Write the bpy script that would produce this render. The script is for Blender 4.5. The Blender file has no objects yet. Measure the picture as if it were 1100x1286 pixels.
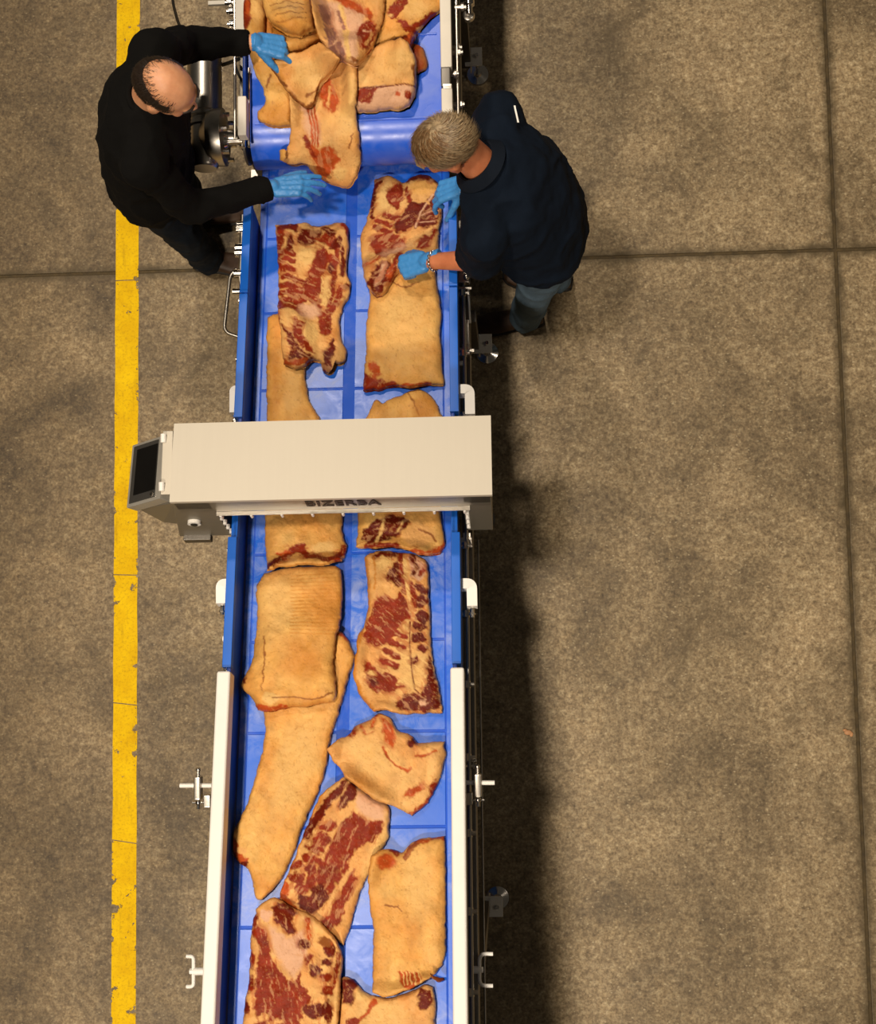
import bpy, bmesh, math, random
import numpy as np
from mathutils import Vector, Matrix, Euler

random.seed(7)
scene = bpy.context.scene
col = scene.collection

# ------------------------------------------------------------------ camera
FPX = 1680.0
CAM_H = 5.6
_vy = Vector((-306, 17848, -FPX)).normalized()
_vx = Vector((32170, 709.5, FPX)).normalized()
_vx = (_vx - _vy * _vx.dot(_vy)).normalized()
_vz = _vx.cross(_vy)
ROT = Matrix((_vx, _vy, _vz))            # camera axes -> world axes
cam_data = bpy.data.cameras.new('camera')
cam_data.sensor_fit = 'HORIZONTAL'
cam_data.sensor_width = 36.0
cam_data.lens = FPX / 1100.0 * 36.0
cam_data.clip_end = 100
cam = bpy.data.objects.new('camera', cam_data)
col.objects.link(cam)
cam.matrix_world = Matrix.Translation((0, 0, CAM_H)) @ ROT.to_4x4()
scene.camera = cam

# ------------------------------------------------------------------ light
scene.view_settings.view_transform = 'Standard'
scene.view_settings.look = 'None'
scene.view_settings.gamma = 1.0
scene.view_settings.use_curve_mapping = False
scene.view_settings.exposure = 0.0
world = bpy.data.worlds.new('world')
scene.world = world
world.use_nodes = True
bg = world.node_tree.nodes['Background']
bg.inputs[0].default_value = (1.0, 0.86, 0.66, 1)
bg.inputs[1].default_value = 0.034

def high_bay(x, y, z, power, sx=0.7, sy=0.7, color=(1.0, 0.86, 0.69)):
    d = bpy.data.lights.new('high_bay_lamp', 'AREA')
    d.shape = 'RECTANGLE'
    d.size, d.size_y = sx, sy
    d.energy = power
    d.color = color
    o = bpy.data.objects.new('high_bay_lamp', d)
    o.location = (x, y, z)
    col.objects.link(o)
    return o

# one row of high bays above and left of the belt, another far to the right
high_bay(-1.95, 0.9, 10.0, 420, 0.6, 0.6)
high_bay(-1.95, -5.6, 10.0, 760, 0.6, 0.6)
high_bay(-1.95, 7.4, 10.0, 440, 0.6, 0.6)
high_bay(7.0, 1.1, 10.0, 60, 0.6, 0.6)

# ------------------------------------------------------------------ frames and unprojection
def ray(px, py):
    return ROT @ Vector(((px - 550) / FPX, -(py - 643) / FPX, -1.0))

def at(px, py, z):
    """world point seen at photo pixel (px,py) that stands at height z"""
    d = ray(px, py)
    t = (z - CAM_H) / d.z
    return Vector((d.x * t, d.y * t, z))

THETA = math.atan(0.226)
INC = Matrix.Translation((-0.548, 0, 1.10)) @ Matrix.Rotation(-THETA, 4, 'X')   # incline conveyor frame
INF = Matrix.Translation((-0.548, 0, 0.98))                                       # infeed conveyor frame (belt top)
INCI, INFI = INC.inverted(), INF.inverted()

def on_frame(px, py, n, M):
    """frame-local point at height n above the belt plane of frame M, at photo pixel"""
    Mi = M.inverted()
    o = Mi @ Vector((0, 0, CAM_H))
    d = Mi.to_3x3() @ ray(px, py)
    t = (n - o.z) / d.z
    return o + d * t

# ------------------------------------------------------------------ object helpers
def tag(o, label=None, cat=None, group=None, kind=None):
    if label: o['label'] = label
    if cat: o['category'] = cat
    if group: o['group'] = group
    if kind: o['kind'] = kind
    return o

WM = {}
def empty(name, M):
    o = bpy.data.objects.new(name, None)
    o.empty_display_size = 0.05
    col.objects.link(o)
    o.matrix_world = M
    WM[o.name] = M.copy()
    return o

def link(name, me, mat, parent=None, M=None):
    """me in world coordinates; M = the object's own matrix when top-level"""
    if mat is not None and len(me.materials) == 0: me.materials.append(mat)
    if parent is not None:
        me.transform(WM[parent.name].inverted())
        o = bpy.data.objects.new(name, me)
        col.objects.link(o)
        o.parent = parent
        WM[o.name] = WM[parent.name].copy()
    else:
        M = M or Matrix.Identity(4)
        me.transform(M.inverted())
        o = bpy.data.objects.new(name, me)
        col.objects.link(o)
        o.matrix_world = M
        WM[o.name] = M.copy()
    return o

def obj(name, bm, mat, parent=None, M=None, smooth=True, angle=35):
    me = bpy.data.meshes.new(name)
    bmesh.ops.recalc_face_normals(bm, faces=bm.faces[:])
    if smooth:
        for f in bm.faces: f.smooth = True
        for e in bm.edges:
            if len(e.link_faces) == 2 and e.calc_face_angle(0) > math.radians(angle): e.smooth = False
    bm.to_mesh(me); bm.free()
    o = link(name, me, mat, parent, M)
    if smooth:
        w = o.modifiers.new('weighted_normal', 'WEIGHTED_NORMAL'); w.keep_sharp = True
    return o

def B(): return bmesh.new()

def box(bm, lo, hi, M=None, bevel=0.0, seg=2):
    lo, hi = Vector(lo), Vector(hi)
    r = bmesh.ops.create_cube(bm, size=1.0)
    vs = r['verts']
    c, s = (lo + hi) / 2, hi - lo
    for v in vs: v.co = Vector((v.co.x * s.x + c.x, v.co.y * s.y + c.y, v.co.z * s.z + c.z))
    if bevel > 0:
        es = list({e for v in vs for e in v.link_edges})
        res = bmesh.ops.bevel(bm, geom=es, offset=bevel, segments=seg, profile=0.5, affect='EDGES')
        vs = list({v for f in res['faces'] for v in f.verts} | {v for v in vs if v.is_valid})
    if M is not None:
        for v in vs: v.co = M @ v.co
    return vs

def frame_of(d):
    d = Vector(d).normalized()
    a = Vector((0, 0, 1)) if abs(d.z) < 0.9 else Vector((1, 0, 0))
    x = a.cross(d).normalized()
    return x, d.cross(x)

def cyl(bm, p0, p1, r0, r1=None, seg=20, M=None, caps=True):
    p0, p1 = Vector(p0), Vector(p1)
    r1 = r0 if r1 is None else r1
    x, y = frame_of(p1 - p0)
    rings = []
    for p, r in ((p0, r0), (p1, r1)):
        ring = []
        for k in range(seg):
            a = 2 * math.pi * k / seg
            co = p + (x * math.cos(a) + y * math.sin(a)) * r
            ring.append(bm.verts.new(M @ co if M is not None else co))
        rings.append(ring)
    for k in range(seg):
        bm.faces.new((rings[0][k], rings[0][(k + 1) % seg], rings[1][(k + 1) % seg], rings[1][k]))
    if caps:
        bm.faces.new(rings[0][::-1]); bm.faces.new(rings[1])

def tube(bm, pts, r, seg=10, M=None, closed=False):
    pts = [Vector(p) for p in pts]
    n = len(pts)
    rings = []
    for i, p in enumerate(pts):
        a = pts[max(i - 1, 0)]; b = pts[min(i + 1, n - 1)]
        x, y = frame_of(b - a)
        if rings:
            x = (px_ - (b - a).normalized() * px_.dot((b - a).normalized())).normalized()
            y = (b - a).normalized().cross(x)
        px_ = x
        ring = []
        for k in range(seg):
            t = 2 * math.pi * k / seg
            co = p + (x * math.cos(t) + y * math.sin(t)) * (r if not isinstance(r, (list, tuple)) else r[i])
            ring.append(bm.verts.new(M @ co if M is not None else co))
        rings.append(ring)
    for i in range(n - 1):
        for k in range(seg):
            bm.faces.new((rings[i][k], rings[i][(k + 1) % seg], rings[i + 1][(k + 1) % seg], rings[i + 1][k]))
    bm.faces.new(rings[0][::-1]); bm.faces.new(rings[-1])

def rounded(pts, r, n=5):
    """round the corners of a polyline"""
    pts = [Vector(p) for p in pts]
    out = [pts[0]]
    for i in range(1, len(pts) - 1):
        a, b, c = pts[i - 1], pts[i], pts[i + 1]
        u, v = (a - b), (c - b)
        k = min(r, u.length * .49, v.length * .49)
        p, q = b + u.normalized() * k, b + v.normalized() * k
        for j in range(n + 1):
            t = j / n
            out.append(p * (1 - t) ** 2 + b * 2 * t * (1 - t) + q * t * t)
    out.append(pts[-1])
    return out

def lathe(bm, base, axis, prof, seg=28):
    """prof: list of (radius, distance along axis)"""
    base = Vector(base); d = Vector(axis).normalized()
    x, y = frame_of(d)
    rings = []
    for r, h in prof:
        rings.append([bm.verts.new(base + d * h + (x * math.cos(2 * math.pi * k / seg) + y * math.sin(2 * math.pi * k / seg)) * max(r, 1e-4)) for k in range(seg)])
    for a, b in zip(rings, rings[1:]):
        for k in range(seg):
            bm.faces.new((a[k], a[(k + 1) % seg], b[(k + 1) % seg], b[k]))
    bm.faces.new(rings[0][::-1]); bm.faces.new(rings[-1])

def hull(bm, pts, bevel=0.0):
    vs = [bm.verts.new(Vector(p)) for p in pts]
    r = bmesh.ops.convex_hull(bm, input=vs)
    bmesh.ops.delete(bm, geom=[v for v in r['geom_interior'] if isinstance(v, bmesh.types.BMVert)], context='VERTS')
    vs = [v for v in vs if v.is_valid]
    bmesh.ops.dissolve_limit(bm, angle_limit=0.02, verts=vs, edges=list({e for v in vs for e in v.link_edges}))
    if bevel > 0:
        vs = [v for v in vs if v.is_valid]
        bmesh.ops.bevel(bm, geom=list({e for v in vs for e in v.link_edges}), offset=bevel, segments=2, profile=.5, affect='EDGES')

def sphere(bm, c, r, M=None, sub=2):
    rr = bmesh.ops.create_icosphere(bm, subdivisions=sub, radius=1.0)
    rad = Vector(r) if hasattr(r, '__len__') else Vector((r, r, r))
    for v in rr['verts']:
        co = Vector((v.co.x * rad.x, v.co.y * rad.y, v.co.z * rad.z))
        if M is not None: co = M.to_3x3() @ co
        v.co = co + Vector(c)

# ------------------------------------------------------------------ materials
def srgb(r, g, b):
    f = lambda c: ((c / 255 + 0.055) / 1.055) ** 2.4 if c > 10 else c / 255 / 12.92
    return (f(r), f(g), f(b), 1.0)

class NT:
    def __init__(self, name):
        self.m = bpy.data.materials.new(name)
        self.m.use_nodes = True
        self.t = self.m.node_tree
        self.b = self.t.nodes['Principled BSDF']
    def n(self, typ, **kw):
        nd = self.t.nodes.new(typ)
        for k, v in kw.items():
            if k in nd.inputs: nd.inputs[k].default_value = v
            else: setattr(nd, k, v)
        return nd
    def l(self, a, b): self.t.links.new(a, b)
    def noise(self, vec, scale, detail=4, rough=.55, dist=0):
        nd = self.n('ShaderNodeTexNoise')
        nd.inputs['Scale'].default_value = scale; nd.inputs['Detail'].default_value = detail
        nd.inputs['Roughness'].default_value = rough; nd.inputs['Distortion'].default_value = dist
        if vec is not None: self.l(vec, nd.inputs['Vector'])
        return nd.outputs['Fac']
    def ramp(self, fac, stops):
        nd = self.n('ShaderNodeValToRGB')
        e = nd.color_ramp.elements
        while len(e) < len(stops): e.new(0.5)
        for k, (p, c) in enumerate(stops):
            e[k].position = p; e[k].color = c if len(c) == 4 else (*c, 1)
        self.l(fac, nd.inputs['Fac'])
        return nd.outputs['Color']
    def mix(self, fac, a, b, mode='MIX'):
        nd = self.n('ShaderNodeMix'); nd.data_type = 'RGBA'; nd.blend_type = mode
        for s, v in ((nd.inputs[0], fac), (nd.inputs[6], a), (nd.inputs[7], b)):
            if hasattr(v, 'is_linked') or isinstance(v, bpy.types.NodeSocket): self.l(v, s)
            else: s.default_value = v
        return nd.outputs[2]
    def math(self, op, a, b=None, clamp=False):
        nd = self.n('ShaderNodeMath'); nd.operation = op; nd.use_clamp = clamp
        for s, v in ((nd.inputs[0], a), (nd.inputs[1], b)):
            if v is None: continue
            if isinstance(v, bpy.types.NodeSocket): self.l(v, s)
            else: s.default_value = v
        return nd.outputs[0]
    def bump(self, h, strength=.3, dist=.002):
        nd = self.n('ShaderNodeBump')
        nd.inputs['Strength'].default_value = strength; nd.inputs['Distance'].default_value = dist
        self.l(h, nd.inputs['Height']); self.l(nd.outputs[0], self.b.inputs['Normal'])
    def pos(self):
        return self.n('ShaderNodeNewGeometry').outputs['Position']
    def objc(self):
        return self.n('ShaderNodeTexCoord').outputs['Object']
    def mapping(self, vec, scale=(1, 1, 1), rot=(0, 0, 0)):
        nd = self.n('ShaderNodeMapping')
        nd.inputs['Scale'].default_value = scale; nd.inputs['Rotation'].default_value = rot
        self.l(vec, nd.inputs['Vector'])
        return nd.outputs[0]

def simple(name, c, rough=.5, metal=0.0, var=.12, scale=30, stretch=(1, 1, 1), spec=.5, bump=0.0):
    """a surface of one colour with a little procedural grain"""
    t = NT(name)
    v = t.mapping(t.objc(), stretch)
    f = t.noise(v, scale, 5)
    lo = tuple(x * (1 - var) for x in c[:3]) + (1,)
    hi = tuple(min(1, x * (1 + var)) for x in c[:3]) + (1,)
    t.l(t.ramp(f, [(.3, lo), (.7, hi)]), t.b.inputs['Base Color'])
    rr = t.n('ShaderNodeMapRange'); rr.inputs[3].default_value = max(rough - .08, .03); rr.inputs[4].default_value = min(rough + .08, 1)
    t.l(f, rr.inputs[0]); t.l(rr.outputs[0], t.b.inputs['Roughness'])
    t.b.inputs['Metallic'].default_value = metal
    t.b.inputs['Specular IOR Level'].default_value = spec
    if bump: t.bump(f, bump)
    return t.m

M_steel = simple('brushed_steel', (.62, .58, .52), .32, 1.0, .1, 60, (1, 12, 12))
M_dark_steel = simple('dull_steel', (.20, .185, .165), .45, 1.0, .15, 40, (8, 1, 8))
M_chrome = simple('polished_steel', (.75, .71, .66), .16, 1.0, .05, 20)
M_black = simple('black_rubber', (.012, .011, .010), .55, 0, .2, 40)
M_blue_guard = simple('blue_guard_plastic', srgb(20, 104, 214), .42, 0, .06, 9, spec=.4)
M_blue_wall = simple('blue_wall_plastic', srgb(10, 62, 158), .4, 0, .08, 9, spec=.4)
M_white = simple('white_guard_plastic', (.90, .87, .82), .45, 0, .03, 14)
M_greywhite = simple('cream_plastic', (.74, .69, .60), .45, 0, .05, 14)
M_housing = None

def make_belt_mat(name, base, scuff_amt, r0=.12, spec=.85, wave=0.0):
    t = NT(name)
    p = t.objc()
    big = t.noise(p, 5.0, 4, .6)
    c = t.mix(big, tuple(x * .88 for x in base[:3]) + (1,), tuple(min(1, x * 1.12) for x in base[:3]) + (1,))
    sc = t.noise(p, 16, 7, .68, .6)
    msk = t.ramp(sc, [(.42, (0, 0, 0)), (.72, (1, 1, 1))])
    patch = t.ramp(t.noise(p, 3.2, 3, .5), [(.40, (.06, .06, .06)), (.66, (1, 1, 1))])
    k = t.math('MULTIPLY', t.math('MULTIPLY', msk, patch), scuff_amt, True)
    c2 = t.mix(k, c, srgb(188, 200, 238))
    t.l(c2, t.b.inputs['Base Color'])
    t.l(t.math('ADD', t.math('MULTIPLY', sc, .36), r0), t.b.inputs['Roughness'])
    t.b.inputs['Specular IOR Level'].default_value = spec
    t.bump(sc, .12, .002)
    return t.m
M_belt = make_belt_mat('blue_belt', srgb(20, 88, 214), .3, .35, .25)
M_belt_panel = make_belt_mat('blue_belt_panel', srgb(36, 108, 230), .8, .15, .42)
M_belt_wet = make_belt_mat('blue_belt_wet', srgb(26, 94, 226), .3, .16, .7)

def make_housing():
    t = NT('satin_steel_sheet')
    p = t.objc()
    f = t.noise(t.mapping(p, (90, 2, 6)), 1.0, 5)
    s = t.noise(p, 6, 5, .6)
    c = t.mix(s, (.57, .52, .43, 1), (.70, .645, .54, 1))
    c = t.mix(t.math('MULTIPLY', f, .25), c, (.52, .47, .39, 1))
    t.l(c, t.b.inputs['Base Color'])
    t.b.inputs['Metallic'].default_value = .25
    t.l(t.math('ADD', t.math('MULTIPLY', s, .2), .45), t.b.inputs['Roughness'])
    return t.m
M_housing = make_housing()

def make_concrete():
    t = NT('stained_concrete')
    p = t.pos()
    big = t.noise(p, 1.3, 8, .66, .8)
    mid = t.noise(p, 7.0, 9, .74, .6)
    fine = t.noise(p, 40, 5, .62, .3)
    base = t.ramp(fine, [(.30, srgb(112, 94, 66)), (.46, srgb(142, 122, 90)), (.56, srgb(156, 137, 104)), (.72, srgb(182, 164, 130))])
    base = t.mix(1.0, base, t.ramp(t.noise(p, 95, 4, .65), [(.36, (.62, .60, .57)), (.5, (.98, .98, .98)), (.66, (1.3, 1.3, 1.3))]), 'MULTIPLY')
    base = t.mix(1.0, base, t.ramp(mid, [(.32, (.58, .56, .52)), (.44, (.86, .85, .84)), (.54, (1.0, 1.0, 1.0)), (.68, (1.2, 1.2, 1.2))]), 'MULTIPLY')
    base = t.mix(1.0, base, t.ramp(big, [(.36, (.56, .54, .50)), (.46, (.84, .83, .81)), (.55, (1.04, 1.04, 1.04)), (.66, (1.26, 1.26, 1.28))]), 'MULTIPLY')
    stain = t.ramp(t.noise(t.mapping(p, (1, .6, 1)), 2.1, 7, .68, 1.0), [(.56, (0, 0, 0)), (.68, (1, 1, 1))])
    base = t.mix(t.math('MULTIPLY', stain, .45), base, srgb(84, 69, 44))
    vo = t.n('ShaderNodeTexVoronoi'); vo.inputs['Scale'].default_value = 38; vo.inputs['Randomness'].default_value = 1.0; t.l(t.mapping(p, (1, 1.5, 1), (0, 0, .6)), vo.inputs['Vector'])
    chip = t.math('MULTIPLY', t.math('LESS_THAN', t.math('ADD', vo.outputs['Distance'], t.math('MULTIPLY', t.noise(p, 140, 2), .25)), .30), t.math('GREATER_THAN', t.noise(vo.outputs['Color'], 4, 1), .54))
    base = t.mix(t.math('MULTIPLY', chip, .42), base, srgb(206, 190, 154))
    wsp = t.ramp(t.noise(p, 95, 3, .6), [(.66, (0, 0, 0)), (.72, (1, 1, 1))])
    base = t.mix(t.math('MULTIPLY', wsp, .5), base, srgb(214, 198, 160))
    # floor colour darkens towards the left, with an uneven boundary
    sx_ = t.n('ShaderNodeSeparateXYZ'); t.l(p, sx_.inputs[0])
    wk = t.n('ShaderNodeMapRange'); wk.inputs[1].default_value = -.9; wk.inputs[2].default_value = -2.0; wk.inputs[3].default_value = 0; wk.inputs[4].default_value = 1.0
    t.l(t.math('ADD', sx_.outputs[0], t.math('MULTIPLY', t.math('SUBTRACT', big, .5), 1.6)), wk.inputs[0])
    base = t.mix(wk.outputs[0], base, (.62, .585, .53, 1), 'MULTIPLY')
    # dirt that has collected along the two joints
    sp = t.n('ShaderNodeSeparateXYZ'); t.l(p, sp.inputs[0])
    wob = t.math('MULTIPLY', t.math('SUBTRACT', t.noise(p, 12, 4), .5), .06)
    dx = t.math('ABSOLUTE', t.math('ADD', t.math('SUBTRACT', sp.outputs[0], JX), wob))
    dy = t.math('ABSOLUTE', t.math('ADD', t.math('SUBTRACT', sp.outputs[1], JY), wob))
    d = t.math('MINIMUM', dx, dy)
    mr = t.n('ShaderNodeMapRange'); mr.inputs[1].default_value = 0.0; mr.inputs[2].default_value = .042; mr.inputs[3].default_value = 2.0; mr.inputs[4].default_value = 0
    t.l(d, mr.inputs[0])
    base = t.mix(t.math('MULTIPLY', mr.outputs[0], mid, True), base, srgb(74, 60, 32))
    t.l(base, t.b.inputs['Base Color'])
    t.l(t.math('ADD', t.math('MULTIPLY', mid, .3), .42), t.b.inputs['Roughness'])
    t.bump(fine, .18, .003)
    return t.m
JX, JY = 1.405, 1.602

def make_yellow():
    t = NT('worn_yellow_paint')
    p = t.pos()
    a = t.noise(p, 15, 7, .7, .3)
    b = t.noise(t.mapping(p, (40, 5, 1)), 1.0, 5, .6)
    c = t.ramp(t.noise(p, 9, 5, .65), [(.3, srgb(226, 178, 4)), (.7, srgb(250, 208, 10))])
    c = t.mix(t.math('MULTIPLY', t.ramp(t.noise(p, 90, 6, .7), [(.5, (0, 0, 0)), (.68, (1, 1, 1))]), .5), c, srgb(160, 125, 22))
    c = t.mix(t.math('MULTIPLY', t.ramp(b, [(.58, (0, 0, 0)), (.72, (1, 1, 1))]), .45), c, srgb(178, 140, 20))
    t.l(c, t.b.inputs['Base Color'])
    t.b.inputs['Roughness'].default_value = .7
    t.b.inputs['Specular IOR Level'].default_value = .15
    # chips: where the film is gone the floor below shows
    sp = t.n('ShaderNodeSeparateXYZ'); t.l(p, sp.inputs[0])
    e = t.math('ABSOLUTE', t.math('SUBTRACT', sp.outputs[0], -1.6255))
    edge = t.n('ShaderNodeMapRange'); edge.inputs[1].default_value = .030; edge.inputs[2].default_value = .0535; edge.inputs[3].default_value = 0; edge.inputs[4].default_value = .075
    t.l(e, edge.inputs[0])
    big = t.noise(p, 3.1, 2)
    k = t.math('ADD', t.math('ADD', a, edge.outputs[0]), t.math('MULTIPLY', t.math('SUBTRACT', big, .5), .38))
    al = t.ramp(k, [(.632, (1, 1, 1)), (.642, (0, 0, 0))])
    t.l(al, t.b.inputs['Alpha'])
    return t.m

def fabric(name, c, weave=420, rough=.92, var=.25):
    t = NT(name)
    p = t.objc()
    f = t.noise(p, weave, 3); g = t.noise(p, 7, 4)
    k = t.math('ADD', t.math('MULTIPLY', f, .5), t.math('MULTIPLY', g, .5))
    lo = tuple(x * (1 - var) for x in c[:3]) + (1,); hi = tuple(x * (1 + var) for x in c[:3]) + (1,)
    t.l(t.ramp(k, [(.35, lo), (.65, hi)]), t.b.inputs['Base Color'])
    t.b.inputs['Roughness'].default_value = rough
    t.b.inputs['Specular IOR Level'].default_value = .15
    t.bump(f, .25, .0015)
    return t.m
M_sweater = fabric('black_knit', (.0032, .0029, .0026))
M_polo = fabric('navy_jersey', (.0038, .0080, .0170))
M_polo_collar = fabric('navy_rib', (.006, .0095, .017), 700)
M_jeans_dark = fabric('dark_denim', (.010, .0145, .022), 500, .9, .45)
M_jeans = fabric('blue_denim', (.105, .160, .215), 500, .9, .4)
M_shoe = simple('brown_leather', (.060, .030, .015), .5, 0, .3, 30)
M_sole = simple('dark_rubber_sole', (.02, .016, .012), .7, 0, .2, 30)
M_glove = simple('blue_nitrile', srgb(66, 142, 212), .40, 0, .08, 40, spec=.5, bump=.15)

def skin_mat(name, c):
    t = NT(name)
    p = t.objc()
    f = t.noise(p, 24, 5, .6)
    lo = (c[0] * .86, c[1] * .78, c[2] * .74, 1); hi = (min(1, c[0] * 1.08), c[1] * 1.12, c[2] * 1.15, 1)
    t.l(t.ramp(f, [(.32, lo), (.7, hi)]), t.b.inputs['Base Color'])
    t.b.inputs['Roughness'].default_value = .45
    t.b.inputs['Subsurface Weight'].default_value = .12
    t.b.inputs['Subsurface Radius'].default_value = (.01, .004, .002)
    t.bump(t.noise(p, 160, 3), .12, .001)
    return t.m
M_skin_a = skin_mat('skin_fair', srgb(226, 164, 122))
M_skin_b = skin_mat('skin_ruddy', srgb(206, 128, 88))
M_hair_dark = simple('dark_brown_hair', (.022, .013, .008), .5, 0, .5, 120)
M_hair_grey = simple('grey_blond_hair', (.33, .235, .13), .45, 0, .45, 90)
M_hair_grey2 = simple('brown_blond_hair', (.20, .105, .042), .45, 0, .4, 90)

def make_meat():
    """wet pork: colour comes from the cut's own fat / muscle pattern stored on the mesh"""
    t = NT('raw_pork')
    at_ = t.n('ShaderNodeAttribute'); at_.attribute_name = 'cut'
    p = t.objc()
    f = t.noise(p, 130, 5, .65)
    g = t.noise(p, 26, 5, .6)
    c = t.mix(.22, at_.outputs['Color'], t.mix(f, (.45, .40, .36, 1), (1, 1, 1, 1)), 'MULTIPLY')
    c = t.mix(t.math('MULTIPLY', g, .12), c, (1.0, .70, .40, 1), 'SOFT_LIGHT')
    t.l(c, t.b.inputs['Base Color'])
    t.l(t.math('ADD', t.math('MULTIPLY', g, .25), .26), t.b.inputs['Roughness'])
    t.b.inputs['Specular IOR Level'].default_value = .16
    t.bump(t.math('ADD', t.math('MULTIPLY', f, .5), g), .7, .005)
    return t.m
M_meat = make_meat()
# ------------------------------------------------------------------ floor
M_concrete = make_concrete()
M_joint = simple('joint_filler', srgb(74, 60, 34), .8, 0, .4, 30)
M_yellow = make_yellow()
bm = B(); box(bm, (-14, -13, -.16), (14, 15, -.09))
floor = tag(obj('floor', bm, M_joint, smooth=False), kind='structure', label='stained grey brown concrete warehouse floor', cat='floor')
G = .006
for (x0, x1) in ((-14, JX - G), (JX + G, 14)):
    for (y0, y1) in ((-13, JY - G), (JY + G, 15)):
        bm = B(); box(bm, (x0, y0, -.09), (x1, y1, 0), bevel=.004)
        obj('slab', bm, M_concrete, floor)
bm = B(); box(bm, (-14, JY - G, -.09), (14, JY + G, -.005)); box(bm, (JX - G, -13, -.09), (JX + G, 15, -.0055))
obj('joint_filler', bm, M_joint, floor, smooth=False)

# yellow walkway line, painted in lengths
line = tag(empty('floor_line', Matrix.Translation((-1.6255, .5, .0005))), 'worn yellow painted safety line running along the floor', 'line')
cuts = [12, at(160, 352, 0).y, at(160, 722, 0).y, at(160, 884, 0).y, at(160, 1057, 0).y, -10]
for i in range(5):
    y1, y0 = cuts[i], cuts[i + 1]
    g = .004 if i else 0
    sk = (0, .0, .004, .012, .016, .0)
    bm = B()
    n = 24
    vs = []
    for k in range(n + 1):
        t = k / n
        for s, x in ((0, -1.6765), (1, -1.5745)):
            y = y0 + (y1 - y0) * t
            if k == 0: y += .002 + (sk[i + 1] if s == 0 else -sk[i + 1]) * .5
            if k == n and i: y += -.002 + (sk[i] if s == 0 else -sk[i]) * .5
            vs.append(bm.verts.new((x + .0012 * math.sin(17.3 * y + s * 2), y, .0012)))
    for k in range(n): bm.faces.new((vs[2 * k], vs[2 * k + 1], vs[2 * k + 3], vs[2 * k + 2]))
    r = bmesh.ops.extrude_face_region(bm, geom=bm.faces[:])
    for v in r['geom']:
        if isinstance(v, bmesh.types.BMVert): v.co.z = .0003
    obj('painted_strip', bm, M_yellow, line, smooth=False)

bm = B()
sphere(bm, at(1065, 920, .006), (.016, .011, .006)); sphere(bm, at(1069, 922, .005), (.008, .011, .005)); sphere(bm, at(1061, 917, .005), (.009, .006, .005))
tag(obj('scrap', bm, simple('tan_scrap', srgb(190, 140, 96), .6), M=Matrix.Translation(at(1065, 920, 0))), 'small crumpled tan scrap lying by the floor joint', 'scrap')

# ------------------------------------------------------------------ incline conveyor
inc = tag(empty('incline_conveyor', Matrix.Translation((-.548, 0, 0))), 'blue inclined belt conveyor with blue then white side guards under the steel scanner', 'conveyor')
YB, YT = -2.7, 1.86
def ibox(bm, lo, hi, bevel=0, seg=2): return box(bm, lo, hi, INC, bevel, seg)
bm = B(); ibox(bm, (-.356, YB, -.012), (.356, YT, -.003)); obj('belt', bm, M_belt, inc, smooth=False)
PITCH, P0 = .307, -.004
k0 = math.floor((YB - P0) / PITCH)
proto = {}
for k in range(k0, 7):
    a, b = P0 + k * PITCH + .005, P0 + (k + 1) * PITCH - .005
    a, b = max(a, YB), min(b, YT - .03)
    if b - a < .03: continue
    for x0, x1 in ((-.327, -.031), (.009, .327)):
        bm = B(); ibox(bm, (x0, a, -.0028), (x1, b, 0.0), .0018)
        obj('belt_panel', bm, M_belt_panel, inc)
for x0, x1 in ((-.354, -.332), (.332, .354)):
    bm = B(); ibox(bm, (x0, YB, -.0028), (x1, YT, -.0008), .0008); obj('edge_strip', bm, M_belt_panel, inc)
# drum at the low end
bm = B(); cyl(bm, (-.35, YT, -.045), (.35, YT, -.045), .043, seg=24, M=INC); obj('tail_drum', bm, M_belt, inc)

def ly(py, px=300, n=.156): return on_frame(px, py, n, INC).y
# continuous inner side walls
for s in (-1, 1):
    bm = B(); ibox(bm, (min(s * .36, s * .374), YB, -.06), (max(s * .36, s * .374), 1.60, .150), .003); obj('side_wall', bm, M_blue_wall, inc)
segs = [(1.60, ly(367)), (ly(368.5), ly(524)), (ly(632), ly(674)), (ly(674), ly(838))]
for s in (-1, 1):
    for i, (a, b) in enumerate(segs):
        bm = B()
        w = .388 if i != 2 else .380
        top = (.154, .156, .150, .160)[i]
        lo, hi = sorted((s * .358, s * w))
        ibox(bm, (lo, b, top - .035), (hi, a, top), .003)
        ibox(bm, (min(s * .374, s * (w - .002)), b + .002, -.05), (max(s * .374, s * (w - .002)), a - .002, top - .034), .002)
        if i < 2: ibox(bm, (lo, b, top - .004), (hi, b + .008, top + .004), .001)
        obj('blue_guard', bm, M_blue_guard, inc)
    # thick white guards of the upper run, rounded ends
    bm = B()
    a = ly(842, n=.19)
    lo, hi = sorted((s * .3535, s * .398))
    ibox(bm, (lo, YB, .118), (hi, a, .19), .008, 4)
    obj('white_guard', bm, M_white, inc)
    # frame beam and steel rods along the outside
    lo, hi = sorted((s * .386, s * .424))
    bm = B(); ibox(bm, (lo, YB, -.20), (hi, 1.62, -.06), .004); obj('frame_beam', bm, M_dark_steel, inc)
    bm = B(); cyl(bm, (s * .405, YB, .0), (s * .405, 1.6, .0), .0055, seg=10, M=INC); obj('steel_rod', bm, M_steel, inc)
    bm = B(); cyl(bm, (s * .441, YB, -.13), (s * .441, .38, -.13), .004, seg=8, M=INC); obj('steel_rod', bm, M_dark_steel, inc)
    for y in np.arange(-2.56, 1.6, .24):
        bm = B(); cyl(bm, (s * .382, y, .0), (s * .424, y, .0), .008, seg=10, M=INC); cyl(bm, (s * .400, y - .012, 0), (s * .400, y + .012, 0), .012, seg=10, M=INC)
        obj('rod_holder', bm, M_chrome if int(y * 100) % 2 else M_steel, inc)
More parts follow.
